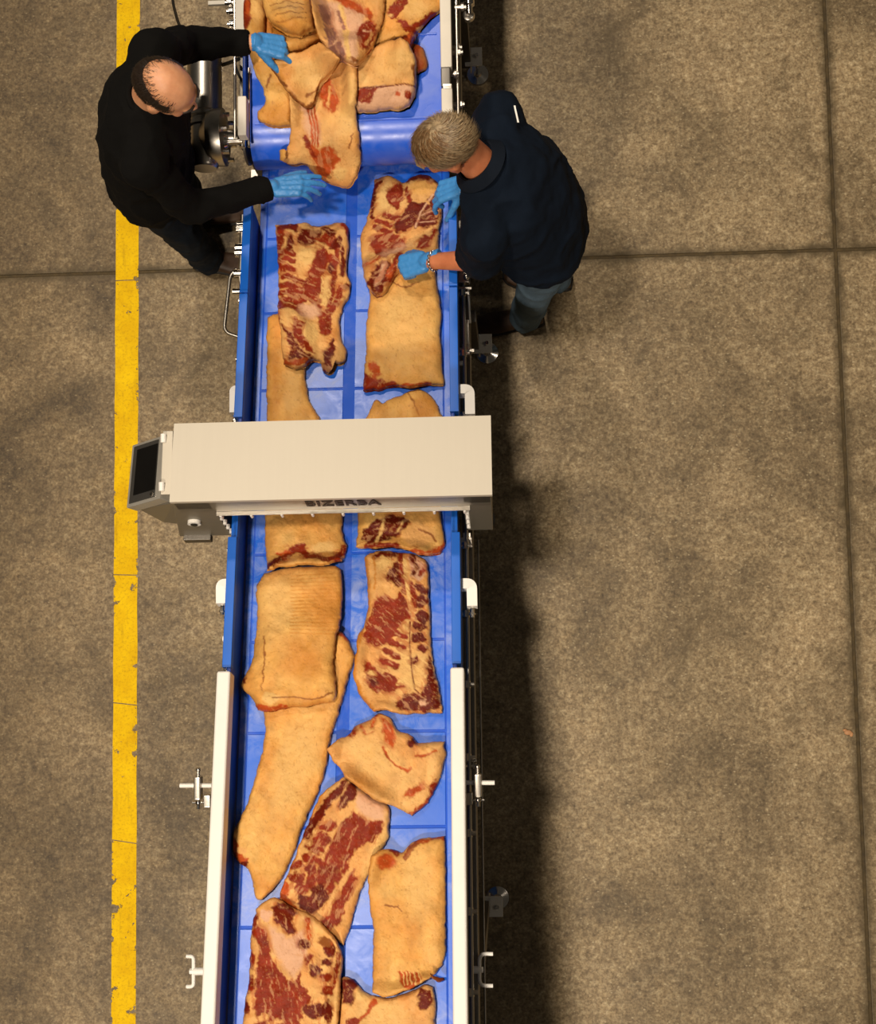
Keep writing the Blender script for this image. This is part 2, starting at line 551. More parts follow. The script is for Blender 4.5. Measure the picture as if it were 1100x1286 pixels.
for y in (-2.4, -1.5, -.9, -.2, .6, 1.3):
    bm = B(); ibox(bm, (-.39, y - .03, -.19), (.39, y + .03, -.07), .004); obj('cross_member', bm, M_dark_steel, inc)

def zframe(Y, off):   # world height of the incline frame at world Y, off below the belt
    return 1.10 - .226 * Y + off

def leg(x, y, ztop, parent, plate):
    bm = B(); box(bm, (x - .024, y - .024, .13), (x + .024, y + .024, ztop), bevel=.004); L = obj('leg', bm, M_dark_steel, parent)
    s = 1 if plate[0] > x else -1
    fx, fy = plate
    bm = B(); lathe(bm, (fx, fy, 0), (0, 0, 1), [(.048, .0), (.05, .006), (.046, .013), (.018, .022), (.014, .034)]); obj('levelling_foot', bm, M_chrome, parent)
    bm = B(); cyl(bm, (fx, fy, .03), (fx, fy, .21), .008, seg=12); cyl(bm, (fx, fy, .15), (fx, fy, .165), .016, seg=6); obj('threaded_stud', bm, M_chrome, parent)
    bm = B(); lo, hi = sorted((x, fx + s * .022)); box(bm, (lo, fy - .04, .185), (hi, fy + .04, .193), bevel=.002); box(bm, (x + s * .024 - .003, fy - .04, .12), (x + s * .024 + .003, fy + .04, .193)); obj('foot_bracket', bm, M_greywhite if s > 0 else M_steel, parent)
for (fx, fy) in ((-.072, 1.20), (-.076, -1.06), (-.076, -2.3)):
    leg(fx - .055, fy, zframe(fy, -.16), inc, (fx, fy))
    leg(-1.096 - fx + .055, fy, zframe(fy, -.16), inc, (-1.096 - fx, fy))

# white plastic bracket arms outside the blue guards
def bracket_arm(side, py, px, w, l, M_):
    p = on_frame(px, py, .10, INC)
    x0 = side * .388
    x1 = p.x
    bm = B()
    y = p.y
    prof = rounded([(x0, y - .012, .10), (x1 - side * .017, y - .012, .10), (x1 - side * .017, y - l, .085)], .035, 6)
    # flat bar swept along the bend
    rings = []
    for i, q in enumerate(prof):
        a = prof[max(i - 1, 0)]; b = prof[min(i + 1, len(prof) - 1)]
        d = (b - a).normalized(); nrm = Vector((-d.y, d.x, 0)).normalized()
        ww = .017
        rings.append([bm.verts.new(INC @ (q + nrm * s1 * ww + Vector((0, 0, s2 * .022)))) for s1, s2 in ((1, 1), (-1, 1), (-1, -1), (1, -1))])
    for a, b in zip(rings, rings[1:]):
        for k in range(4): bm.faces.new((a[k], a[(k + 1) % 4], b[(k + 1) % 4], b[k]))
    bm.faces.new(rings[0]); bm.faces.new(rings[-1][::-1])
    bmesh.ops.bevel(bm, geom=[e for e in bm.edges if e.calc_face_angle(0) > 1.0], offset=.005, segments=2, profile=.5, affect='EDGES')
    o = obj('bracket_arm', bm, M_, inc)
    bm = B(); cyl(bm, prof[-1] + Vector((0, .004, 0)), prof[-1] + Vector((0, -.035, 0)), .007, seg=6, M=INC); cyl(bm, prof[-1] + Vector((0, -.02, 0)), prof[-1] + Vector((0, -.026, 0)), .011, seg=6, M=INC)
    obj('bolt', bm, M_chrome, o)
bracket_arm(1, 487, 596, .03, .10, M_white)
bracket_arm(1, 730, 599, .03, .085, M_white)
bracket_arm(-1, 489, 290, .03, .09, M_white)
bracket_arm(-1, 731, 273, .03, .075, M_white)

# quick clamps with a cross bar
def clamp(side, px0, px1, py, z, pxb):
    a, b, c = at(px0, py, z), at(px1, py, z), at(pxb, py, z)
    bm = B(); cyl(bm, a, b, .0075, seg=12); t = obj('clamp_bar', bm, M_white, inc)
    bm = B(); box(bm, c + Vector((-.012, -.045, -.02)), c + Vector((.012, .03, .02)), bevel=.006); cyl(bm, c + Vector((0, .03, 0)), c + Vector((0, .048, 0)), .006, seg=10); sphere(bm, c + Vector((0, .05, 0)), .008); obj('clamp_body', bm, M_steel, inc)
    bm = B(); cyl(bm, c + Vector((-.02, -.055, .0)), c + Vector((.02, -.055, .0)), .004, seg=8); sphere(bm, c + Vector((0, -.055, 0)), .010); cyl(bm, c + Vector((0, -.04, 0)), c + Vector((0, -.075, 0)), .006, seg=10); obj('clamp_screw', bm, M_chrome, inc)
    d = Vector((-side * .03, -.05, -.01))
    bm = B(); box(bm, c + d + Vector((-.012, -.02, -.02)), c + d + Vector((.012, .02, .02)), bevel=.004); lo, hi = sorted(((c + d).x, -.548 + side * .40)); box(bm, (lo, (c + d).y - .008, (c + d).z - .03), (hi, (c + d).y + .008, (c + d).z)); obj('clamp_mount', bm, M_steel, inc)
clamp(-1, 226, 266, 986.5, 1.24, 249)
clamp(1, 578, 621, 983, 1.24, 600)
bm = B()
for py in (955, 962):
    p = at(594, py, 1.18); cyl(bm, p - Vector((.035, 0, 0)), p + Vector((.012, 0, 0)), .007, seg=12); cyl(bm, p + Vector((.0, 0, 0)), p + Vector((.004, 0, 0)), .014, seg=12)
obj('spring_pin', bm, M_chrome, inc)

# U shaped hooks near the top of the incline
def hook(side, pxv, py0, py1, pxe, z, pxs):
    a, b = at(pxv, py0, z), at(pxv, py1, z)
    e0, e1 = at(pxe, py0, z), at(pxe, py1, z)
    bm = B(); tube(bm, rounded([e0, a, b, e1], .02, 5), .006, 10); o = obj('hook', bm, M_white, inc)
    m = (a + b) / 2
    bm = B(); cyl(bm, m, (-.548 + side * .40, m.y, m.z), .012, seg=12); cyl(bm, m - Vector((.002 * side, 0, 0)), m + Vector((.012 * side, 0, 0)), .009, seg=6); obj('hook_stem', bm, M_white, inc)
hook(-1, 243, 1201, 1239, 234, 1.30, 252)
hook(1, 602, 1198, 1238, 619, 1.28, 583)

# lever linkage on the right of the low end, bent rod on the left
def wl(px, py, z): return at(px, py, z)
bm = B()
for px in (581, 588): cyl(bm, wl(px, 362, .82), wl(px + 2.5, 406, .82), .004, seg=8)
cyl(bm, wl(576, 362, .82), wl(592, 362, .82), .006, seg=10); obj('link_rod', bm, M_steel, inc)
bm = B(); a, b = wl(586.5, 402, .82), wl(586, 441, .82); box(bm, (a.x - .007, b.y, .812), (a.x + .007, a.y, .828), bevel=.002); obj('lever_bar', bm, M_steel, inc)
bm = B(); c = wl(585, 441, .82); cyl(bm, c - Vector((.07, 0, 0)), c + Vector((.02, 0, 0)), .014, seg=16); cyl(bm, c - Vector((.012, 0, 0)), c + Vector((.008, 0, 0)), .026, seg=20); cyl(bm, c + Vector((.02, 0, 0)), c + Vector((.03, 0, 0)), .010, seg=6); obj('lever_hub', bm, M_steel, inc)
bm = B(); c = wl(582, 456, .82); cyl(bm, c - Vector((.06, 0, 0)), c, .009, seg=12); obj('lever_pin', bm, M_greywhite, inc)
bm = B(); c = wl(586, 350, .80); box(bm, c + Vector((-.06, -.02, -.02)), c + Vector((.012, .03, .02)), bevel=.006); sphere(bm, c + Vector((0, .0, .024)), .012); obj('lever_mount', bm, M_steel, inc)
bm = B(); z = .62
tube(bm, rounded([wl(297, 338, z), wl(289, 346, z), wl(281, 417, z), wl(312, 427, z)], .03, 6), .0075, 12); obj('bent_rod', bm, M_steel, inc)
# collars on the left outside of the low end
for py, r in ((283, .016), (288, .016), (311, .018), (317, .018), (343, .014), (366, .013)):
    bm = B(); p = wl(303 - (py - 283) * .06, py, .84); cyl(bm, p + Vector((.03, 0, 0)), p - Vector((.016, 0, 0)), r, seg=14); obj('collar', bm, M_chrome, inc)
bm = B()
cyl(bm, wl(305, 270, .84), wl(302, 345, .84), .009, seg=12); cyl(bm, wl(301, 345, .84), wl(306, 395, .84), .006, seg=10); obj('tie_rod', bm, M_steel, inc)
for px, py in ((300, 434), (280, 802)):
    bm = B(); p = on_frame(px, py, .06, INC); cyl(bm, (p.x, p.y, .06), (p.x + .03, p.y, .06), .010, seg=12, M=INC); obj('rail_bolt', bm, M_white, inc)
bm = B(); p = wl(587, 680, 1.0); box(bm, p + Vector((-.03, -.014, -.02)), p + Vector((.016, .014, .014)), bevel=.003); box(bm, p + Vector((-.015, .01, -.012)), p + Vector((.012, .03, .010)), bevel=.002); obj('sensor_block', bm, M_steel, inc)

# ------------------------------------------------------------------ infeed conveyor
inf = tag(empty('infeed_conveyor', Matrix.Translation((-.548, 2.4, 0))), 'blue infeed belt conveyor with cream rails carrying the heap of pork', 'conveyor')
RC_Y, RC_R = 1.854, .122      # nose roller
zt = .98
prof = [(3.7, zt), (RC_Y, zt)]
for k in range(1, 25):
    a = math.radians(90 + k * 7.6)
    prof.append((RC_Y + RC_R * math.cos(a), zt - RC_R + RC_R * math.sin(a)))
prof += [(3.7, zt - 2 * RC_R)]
bm = B()
rings = []
for x in (-.548 - .352, -.548 + .352):
    rings.append([bm.verts.new((x, y, z)) for y, z in prof])
for a, b in zip(range(len(prof) - 1), range(1, len(prof))):
    bm.faces.new((rings[0][a], rings[0][b], rings[1][b], rings[1][a]))
for ring in rings: bm.faces.new(ring)
obj('belt', bm, M_belt_wet, inf)
for y in (RC_Y - .002, 2.162, 2.469):
    bm = B(); box(bm, (-.548 - .33, y - .004, zt - .001), (-.548 + .33, y + .004, zt + .004), bevel=.0015); obj('belt_seam', bm, M_belt_wet, inf)
ZR = 1.055
def rail(s, y0, y1, name='rail', mat=M_greywhite, w=.040, h=.05, bev=.005):
    lo, hi = sorted((-.548 + s * .346, -.548 + s * (.346 + w)))
    bm = B(); box(bm, (lo, y0, ZR - h), (hi, y1, ZR), bevel=bev); return obj(name, bm, mat, inf)
yr = lambda px, py: at(px, py, ZR).y
rail(1, yr(562, 84), 3.4); rail(1, yr(562, 186), yr(562, 110))
rail(-1, yr(301, 40), 3.4); rail(-1, yr(305, 170), yr(305, 120), w=.032)
rail(1, yr(562, 108), yr(562, 84), 'rail_joiner', M_dark_steel, .034, .035)
bm = B(); y = yr(562, 110); box(bm, (-.548 + .352, y - .004, ZR - .03), (-.548 + .385, y + .014, ZR + .004), bevel=.003); obj('joiner_clip', bm, M_steel, inf)
for s in (-1, 1):
    lo, hi = sorted((-.548 + s * .356, -.548 + s * .368))
    bm = B(); box(bm, (lo, RC_Y - .05, .78), (hi, 3.5, ZR - .045), bevel=.003); obj('side_plate', bm, M_blue_wall if s < 0 else M_dark_steel, inf)
    lo, hi = sorted((-.548 + s * .37, -.548 + s * .41))
    bm = B(); box(bm, (lo, RC_Y + .05, .70), (hi, 3.5, .86), bevel=.004); obj('frame_beam', bm, M_dark_steel, inf)
    bm = B(); cyl(bm, (-.548 + s * .402, RC_Y - .06, .98), (-.548 + s * .402, 3.4, .98), .0055, seg=10); obj('steel_rod', bm, M_steel, inf)
for dx in (0, .018):
    bm = B(); cyl(bm, (-.548 - .365 + dx, yr(300, 178), 1.0), (-.548 - .365 + dx, yr(300, 78), 1.0), .0055, seg=10); obj('guide_rod', bm, M_chrome, inf)
# nose plates, flange and roller shaft at both sides of the nose roller
for s in (-1, 1):
    X = -.548 + s * .372
    bm = B(); lathe(bm, (X, RC_Y, zt - RC_R), (s, 0, 0), [(.10, 0), (.105, .004), (.105, .012), (.05, .014), (.05, .03)]); obj('bearing_flange', bm, M_dark_steel, inf)
    for k in range(4):
        a = math.radians(45 + 90 * k)
        bm = B(); cyl(bm, (X + s * .012, RC_Y + .08 * math.cos(a), zt - RC_R + .08 * math.sin(a)), (X + s * .026, RC_Y + .08 * math.cos(a), zt - RC_R + .08 * math.sin(a)), .010, seg=6); obj('bolt', bm, M_chrome, inf)
# stainless gear motor on the left
gm_z = .86
gm = inf
pa, pb = at(256, 58, gm_z), at(257, 146, gm_z)
ax = Vector((pb.x, 0, gm_z))
bm = B(); lathe(bm, (pb.x, pb.y, gm_z), (0, 1, 0), [(.055, 0), (.064, .01), (.064, .30), (.058, .315), (.02, .318)]); mo = obj('gear_motor', bm, M_steel, inf)
yb = pb.y
bm = B(); lathe(bm, (pb.x, yb - .048, gm_z), (0, 1, 0), [(.050, 0), (.060, .006), (.060, .022), (.054, .026), (.054, .034), (.066, .038), (.066, .05)]); obj('motor_collar', bm, M_steel, mo)
bm = B(); lathe(bm, (pb.x, yb - .20, gm_z), (0, 1, 0), [(.045, 0), (.052, .012), (.052, .155)]); obj('gear_housing', bm, M_steel, mo)
gx = pb.x
bm = B(); lathe(bm, (gx - .01, RC_Y, zt - RC_R), (1, 0, 0), [(.055, 0), (.098, .03), (.105, .05), (.105, .085), (.06, .095), (.03, .10), (.03, .135)]); obj('gear_flange', bm, M_steel, mo)
for k in range(6):
    a = math.radians(30 + 60 * k)
    bm = B(); cyl(bm, (gx + .075, RC_Y + .082 * math.cos(a), zt - RC_R + .082 * math.sin(a)), (gx + .10, RC_Y + .082 * math.cos(a), zt - RC_R + .082 * math.sin(a)), .009, seg=6); obj('flange_bolt', bm, M_chrome, mo)
bm = B(); c = at(284, 178, 1.0); cyl(bm, c, c + Vector((.06, 0, 0)), .009, seg=12); cyl(bm, c - Vector((.004, 0, 0)), c + Vector((.006, 0, 0)), .026, .022, seg=20); obj('release_knob', bm, M_chrome, inf)
bm = B(); c = at(272, 137, .86); sphere(bm, c, (.012, .018, .03)); obj('vent_plug', bm, M_black, mo)
# supports
for (fx, fy) in ((-.088, 2.424), (-.072, 1.93)):
    leg(fx - .05, fy, .72, inf, (fx, fy)); leg(-1.096 - fx + .05, fy, .72, inf, (-1.096 - fx, fy))
# small fittings outside the right rail
def fitting(px, py, z, w=.03):
    p = at(px, py, z)
    bm = B(); cyl(bm, p - Vector((w, 0, 0)), p + Vector((.012, 0, 0)), .009, seg=12); cyl(bm, p + Vector((-.006, 0, 0)), p + Vector((.004, 0, 0)), .016, seg=14)
    obj('rail_fitting', bm, M_steel, inf)
for px, py, z in ((577, 66, .97), (572, 93, 1.0), (579, 131, .95), (581, 9, .98), (576, 60, .95)): fitting(px, py, z)
p = at(589, 8, .90)
bm = B(); lathe(bm, p + Vector((0, -.03, 0)), (0, 1, 0), [(.012, 0), (.012, .03), (.02, .034), (.02, .05), (.010, .055), (.010, .12)]); obj('valve_knob', bm, M_chrome, inf)
bm = B(); p = at(588, 19, .88); lathe(bm, p + Vector((0, 0, -.02)), (0, 0, 1), [(.02, 0), (.024, .01), (.02, .022), (.006, .03)]); obj('valve_wheel', bm, M_steel, inf)
for px, py in ((298, 3), (300, 14), (301, 30), (298, 42)):
    p = at(px, py, .94); bm = B(); cyl(bm, p - Vector((.045, 0, 0)), p + Vector((.03, 0, 0)), .010, seg=12); cyl(bm, p - Vector((.035, 0, 0)), p - Vector((.02, 0, 0)), .018, seg=12); obj('rail_fitting', bm, M_chrome, inf)
bm = B(); p = at(275, 4, .93); box(bm, p + Vector((-.04, -.008, -.008)), p + Vector((.06, .008, .008)), bevel=.003); obj('mount_bar', bm, M_greywhite, inf)
# power cable of the motor
bm = B(); tube(bm, rounded([at(214, -30, .5), at(217, 4, .55), at(224, 30, .7), at(236, 52, .85), at(252, 60, .86)], .08, 6), .006, 10)
tag(obj('power_cable', bm, M_black, M=Matrix.Translation(at(217, 4, .5))), 'thin black power cable leading up to the steel motor', 'cable')
bm = B(); tube(bm, rounded([at(278, 82, .80), at(290, 78, .84), at(300, 74, .9)], .05, 5), .007, 10); tube(bm, rounded([at(293, 76, .9), at(300, 96, .9), at(316, 118, .92)], .05, 5), .005, 8)
obj('sensor_lead', bm, M_black, inf)

# ------------------------------------------------------------------ scanner bridge
sc = tag(empty('weighing_scanner', INC @ Matrix.Translation((0, .52, 0))), 'satin steel weighing scanner bridging the blue conveyor with tilted touch screen', 'scanner')
N_TOP = .41
M_housing_shade = simple('shaded_steel_sheet', (.25, .225, .18), .45, .55, .08, 40, (1, 1, 8))  # same sheet steel as the cover; shade on the sides put into its colour
c1 = on_frame(219, 527, N_TOP, INC); c2 = on_frame(617, 527, N_TOP, INC); c3 = on_frame(617.5, 625, N_TOP, INC); c4 = on_frame(213, 627, N_TOP, INC)
XL, XR = (c1.x + c4.x) / 2, (c2.x + c3.x) / 2
Yb, Yf = (c1.y + c2.y) / 2, (c3.y + c4.y) / 2
Ym = on_frame(400, 571, N_TOP, INC).y
T = .02
# folded top sheet with a shallow ridge
bm = B()
top = [(Yf, N_TOP - .016), (Yf, N_TOP), (Ym, N_TOP + .004), (Yb, N_TOP + .001), (Yb, N_TOP - .016)]
ra = [bm.verts.new(INC @ Vector((XL, y, z))) for y, z in top]; rb = [bm.verts.new(INC @ Vector((XR, y, z))) for y, z in top]
for k in range(5): bm.faces.new((ra[k], ra[(k + 1) % 5], rb[(k + 1) % 5], rb[k]))
bm.faces.new(ra); bm.faces.new(rb[::-1])
bmesh.ops.bevel(bm, geom=[e for e in bm.edges if e.calc_face_angle(0) > .5], offset=.003, segments=2, profile=.5, affect='EDGES')
obj('top_cover', bm, M_housing, sc, angle=3)
# header over the belt
bm = B(); box(bm, (XL + .004, Yf + .006, .285), (XR - .004, Yb - .004, N_TOP - .014), INC, .002); obj('header', bm, M_housing_shade, sc, smooth=False)
# side wings down past the belt
bm = B()
hull(bm, [INC @ Vector(p) for p in ((XL + .004, Yf + .006, N_TOP - .02), (XL + .004, Yb - .004, N_TOP - .02), (-.405, Yf + .006, N_TOP - .02), (-.405, Yb - .004, N_TOP - .02),
                                     (XL - .062, Yf + .006, .02), (XL - .062, Yb - .004, .02), (-.405, Yf + .006, .02), (-.405, Yb - .004, .02))], .003)
wl_ = obj('side_wing', bm, M_housing_shade, sc)
bm = B(); box(bm, (.405, Yf + .006, .02), (XR - .004, Yb - .004, N_TOP - .018), INC, .003); obj('side_wing', bm, M_housing_shade, sc)
bm = B(); box(bm, (XL - .045, Yf - .012, .0), (XL + .05, Yf + .01, .035), INC, .002); obj('foot_tab', bm, M_dark_steel, sc)
# legs of the bridge down to the floor
for x in (XL - .01, XR - .05):
    p = INC @ Vector((x, (Yf + Yb) / 2, .03))
    bm = B(); box(bm, (p.x - .03, p.y - .03, .02), (p.x + .03, p.y + .03, p.z), bevel=.004); cyl(bm, (p.x, p.y, 0), (p.x, p.y, .022), .045, seg=20); obj('leg', bm, M_dark_steel, sc)
# lip strip with curtain pins
y_l = Yf - .002
xl0 = on_frame(272, 639, .285, INC).x; xl1 = on_frame(590, 639, .285, INC).x
bm = B(); box(bm, (xl0, y_l - .006, .281), (xl1, y_l + .008, .2845), INC); obj('lip_strip', bm, M_steel, sc)
for k in range(9):
    px = 278 + k * 38.2
    p = on_frame(px, 642, .27, INC)
    bm = B(); cyl(bm, (p.x, y_l - .004, .28), (p.x, y_l - .004, .258), .005, seg=10, M=INC); obj('curtain_pin', bm, M_white, sc)
for s, X in ((-1, xl0 + .014), (1, xl1 - .014)):
    for k in range(4):
        z = .245 - k * .05
        bm = B(); cyl(bm, (X + s * .004, y_l + .008, z), (X + s * .004, y_l - .008, z), .0065, seg=10, M=INC); obj('wing_screw', bm, M_white, sc)
# key lock on the left wing
p = on_frame(246, 652, .17, INC)
bm = B(); cyl(bm, (p.x, y_l + .01, .19), (p.x, y_l - .004, .19), .022, seg=24, M=INC); lk = obj('key_lock', bm, M_white, sc)
bm = B(); cyl(bm, (p.x, y_l, .19), (p.x, y_l - .007, .19), .012, seg=16, M=INC); obj('lock_barrel', bm, M_black, lk)
# lettering on the front of the header
cu = bpy.data.curves.new('letters', 'FONT'); cu.body = 'BIZERBA'; cu.size = .07; cu.extrude = .0012; cu.offset = .0016; cu.align_x = 'CENTER'; cu.align_y = 'CENTER'; cu.space_character = 1.12
to = bpy.data.objects.new('letters', cu); col.objects.link(to)
dg = bpy.context.evaluated_depsgraph_get()
tm = bpy.data.meshes.new_from_object(to.evaluated_get(dg)); bpy.data.objects.remove(to)
xs = [v.co.x for v in tm.vertices]
xa, xb = on_frame(383, 630, .35, INC).x, on_frame(477, 630, .35, INC).x
sx = (xb - xa) / (max(xs) - min(xs))
for v in tm.vertices: v.co.x *= sx
tm.transform(INC @ Matrix.Translation(((xa + xb) / 2, Yf + .0045, .345)) @ Matrix.Rotation(math.radians(90), 4, 'X'))
link('lettering', tm, simple('dark_print', (.03, .018, .012), .6), sc)
tm.name = 'lettering'
# monitor: tilted box on the left end, facing the operator
q = [INC @ on_frame(166, 559, .285, INC), INC @ on_frame(206, 546, .385, INC), INC @ on_frame(200, 626, .385, INC), INC @ on_frame(158.5, 638, .285, INC)]
nr = ((q[1] - q[0]).cross(q[3] - q[0])).normalized()
if nr.z < 0: nr = -nr
u, v = (q[1] - q[0]), (q[3] - q[0])
bm = B(); hull(bm, q + [p - nr * .045 for p in q], .004); mon = obj('monitor', bm, simple('grey_frame', (.34, .32, .28), .4, .2, .06, 20), sc)
def quad_on(f0, f1, g0, g1, lift, th=.003):
    P = []
    for f, g in ((f0, g0), (f1, g0), (f1, g1), (f0, g1)):
        a = q[0].lerp(q[1], f); b = q[3].lerp(q[2], f)
        P.append(a.lerp(b, g) + nr * lift)
    return P + [p - nr * th for p in P]
M_bezel = simple('dark_grey_bezel', (.045, .043, .040), .35, 0, .1, 20)
M_screen = simple('black_glass', (.006, .0055, .005), .08, 0, .1, 10)
bm = B(); hull(bm, quad_on(.09, .86, .05, .95, .003, .006), .001); bz = obj('bezel', bm, M_bezel, mon)
bm = B(); hull(bm, quad_on(.22, .86, .12, .84, .005, .003)); obj('screen', bm, M_screen, mon)
bm = B(); c = q[0].lerp(q[1], .80).lerp(q[3].lerp(q[2], .80), .91) + nr * .004; cyl(bm, c, c + nr * .004, .008, seg=14); obj('button', bm, M_steel, mon)
bm = B(); cyl(bm, c + nr * .004, c + nr * .0055, .005, seg=12); obj('button_cap', bm, M_black, mon)
# hinge strip, end plate and rear box of the monitor mount
e0, e1 = INC @ on_frame(209, 541, .388, INC), INC @ on_frame(206, 621, .388, INC)
bm = B(); hull(bm, [e0 + Vector((-.012, 0, 0)), e0 + Vector((.022, 0, 0)), e1 + Vector((-.012, 0, 0)), e1 + Vector((.022, 0, 0)), e0 + Vector((-.012, 0, -.07)), e0 + Vector((.022, 0, -.07)), e1 + Vector((-.012, 0, -.07)), e1 + Vector((.022, 0, -.07))], .003); obj('mount_plate', bm, M_housing, sc)
for t in (.12, .88):
    c = e0.lerp(e1, t) + Vector((-.008, 0, .002)); bm = B(); cyl(bm, c - Vector((0, .014, 0)), c + Vector((0, .014, 0)), .010, seg=12); obj('hinge', bm, M_white, sc)
bx0 = [p - nr * .045 for p in q]
low = [INC @ Vector((XL - .01, Yb - .05, .10)), INC @ Vector((XL - .01, Yf + .02, .10)), INC @ Vector((XL - .09, Yb - .06, .14)), INC @ Vector((XL - .09, Yf + .02, .14))]
sh = lambda p: p.lerp(sum(bx0, Vector()) / 4, .06)
bm = B(); hull(bm, [sh(p) for p in bx0] + low + [INC @ Vector((XL, Yb - .04, .36)), INC @ Vector((XL, Yf + .015, .36))], .003); obj('mount_box', bm, M_housing_shade, sc)
# ------------------------------------------------------------------ pork cuts
def _hash(ix, iy, seed):
    h = (ix.astype(np.int64) * 374761393 + iy.astype(np.int64) * 668265263 + seed * 974634777) & 0x7fffffff
    h = ((h ^ (h >> 13)) * 1274126177) & 0x7fffffff
    return ((h ^ (h >> 16)) & 0xffff) / 65535.0

def vnoise(x, y, seed=0):
    ix, iy = np.floor(x), np.floor(y)
    fx, fy = x - ix, y - iy
    fx = fx * fx * (3 - 2 * fx); fy = fy * fy * (3 - 2 * fy)
    a, b = _hash(ix, iy, seed), _hash(ix + 1, iy, seed)
    c, d = _hash(ix, iy + 1, seed), _hash(ix + 1, iy + 1, seed)
    return (a + (b - a) * fx) * (1 - fy) + (c + (d - c) * fx) * fy

def fbm(x, y, seed=0, octv=4):
    s, amp, tot = 0, 1, 0
    for k in range(octv):
        s = s + vnoise(x * 2 ** k, y * 2 ** k, seed + 17 * k) * amp; tot += amp; amp *= .55
    return s / tot

def sdf_poly(x, y, pts):
    pts = np.array(pts, float)
    d = np.full(x.shape, 1e9); ins = np.zeros(x.shape, bool)
    n = len(pts)
    for i in range(n):
        ax, ay = pts[i]; bx, by = pts[(i + 1) % n]
        ex, ey = bx - ax, by - ay
        t = np.clip(((x - ax) * ex + (y - ay) * ey) / (ex * ex + ey * ey + 1e-9), 0, 1)
        d = np.minimum(d, np.hypot(x - ax - t * ex, y - ay - t * ey))
        cond = ((ay > y) != (by > y)) & (x < (bx - ax) * (y - ay) / (by - ay + 1e-12) + ax)
        ins ^= cond
    return np.where(ins, -d, d)

def sdf_line(x, y, pts):
    pts = np.array(pts, float)
    d = np.full(x.shape, 1e9)
    for (ax, ay), (bx, by) in zip(pts, pts[1:]):
        ex, ey = bx - ax, by - ay
        t = np.clip(((x - ax) * ex + (y - ay) * ey) / (ex * ex + ey * ey + 1e-9), 0, 1)
        d = np.minimum(d, np.hypot(x - ax - t * ex, y - ay - t * ey))
    return d

def lin(r, g, b): return np.array(srgb(r, g, b)[:3])
PAL = dict(S=lin(230, 172, 94), F=lin(232, 174, 106), L=lin(238, 192, 120), Y=lin(206, 134, 54), M=lin(138, 43, 15), D=lin(102, 27, 9),
           R=lin(184, 78, 30), W=lin(226, 176, 140), V=lin(150, 104, 92), B=lin(142, 84, 40))
RED = set('MDRV')

class Surf:
    """height of whatever lies on a belt, in belt-frame coordinates"""
    def __init__(self, M, y0, y1, base=None):
        self.M = M; self.res = .005
        self.x0, self.y0 = -.36, y0
        self.nx, self.ny = int(.72 / self.res) + 1, int((y1 - y0) / self.res) + 1
        X, Y = np.meshgrid(self.x0 + np.arange(self.nx) * self.res, y0 + np.arange(self.ny) * self.res, indexing='ij')
        self.H = base(X, Y) if base else np.zeros((self.nx, self.ny))
    def blur(self, r):
        H = self.H
        for ax in (0, 1):
            n = H.shape[ax]
            P = np.pad(H, [(r, r) if k == ax else (0, 0) for k in (0, 1)], mode='edge')
            c = np.cumsum(P, axis=ax)
            c = np.insert(c, 0, 0, axis=ax)
            H = (np.take(c, np.arange(2 * r + 1, n + 2 * r + 1), ax) - np.take(c, np.arange(0, n), ax)) / (2 * r + 1)
        return H
    def sample(self, H, x, y):
        fx = np.clip((x - self.x0) / self.res, 0, self.nx - 1.001); fy = np.clip((y - self.y0) / self.res, 0, self.ny - 1.001)
        ix, iy = fx.astype(int), fy.astype(int); fx -= ix; fy -= iy
        return (H[ix, iy] * (1 - fx) + H[ix + 1, iy] * fx) * (1 - fy) + (H[ix, iy + 1] * (1 - fx) + H[ix + 1, iy + 1] * fx) * fy
    def unproject(self, px, py, n):
        Mi = self.M.inverted()
        o = np.array(Mi @ Vector((0, 0, CAM_H)))
        R3 = np.array(Mi.to_3x3() @ ROT)
        dc = np.stack([(px - 550) / FPX, -(py - 643) / FPX, -np.ones_like(px)], -1)
        d = dc @ R3.T
        t = (n - o[2]) / d[..., 2]
        return o[0] + d[..., 0] * t, o[1] + d[..., 1] * t
    def stamp(self, x, y, z):
        ix = np.clip(np.round((x - self.x0) / self.res).astype(int), 0, self.nx - 1); iy = np.clip(np.round((y - self.y0) / self.res).astype(int), 0, self.ny - 1)
        np.maximum.at(self.H, (ix.ravel(), iy.ravel()), z.ravel())

def resample(pts, n):
    p = np.array(pts, float)
    # Catmull-Rom through the traced points, then even spacing
    q = np.vstack([2 * p[0] - p[1], p, 2 * p[-1] - p[-2]])
    out = []
    for i in range(1, len(q) - 2):
        for t in np.linspace(0, 1, 9)[:-1]:
            a, b, c, d = q[i - 1:i + 3]
            out.append(.5 * (2 * b + (c - a) * t + (2 * a - 5 * b + 4 * c - d) * t * t + (3 * b - a - 3 * c + d) * t ** 3))
    out.append(p[-1]); out = np.array(out)
    s = np.insert(np.cumsum(np.hypot(*np.diff(out, axis=0).T)), 0, 0)
    u = np.linspace(0, s[-1], n)
    return np.stack([np.interp(u, s, out[:, 0]), np.interp(u, s, out[:, 1])], -1)

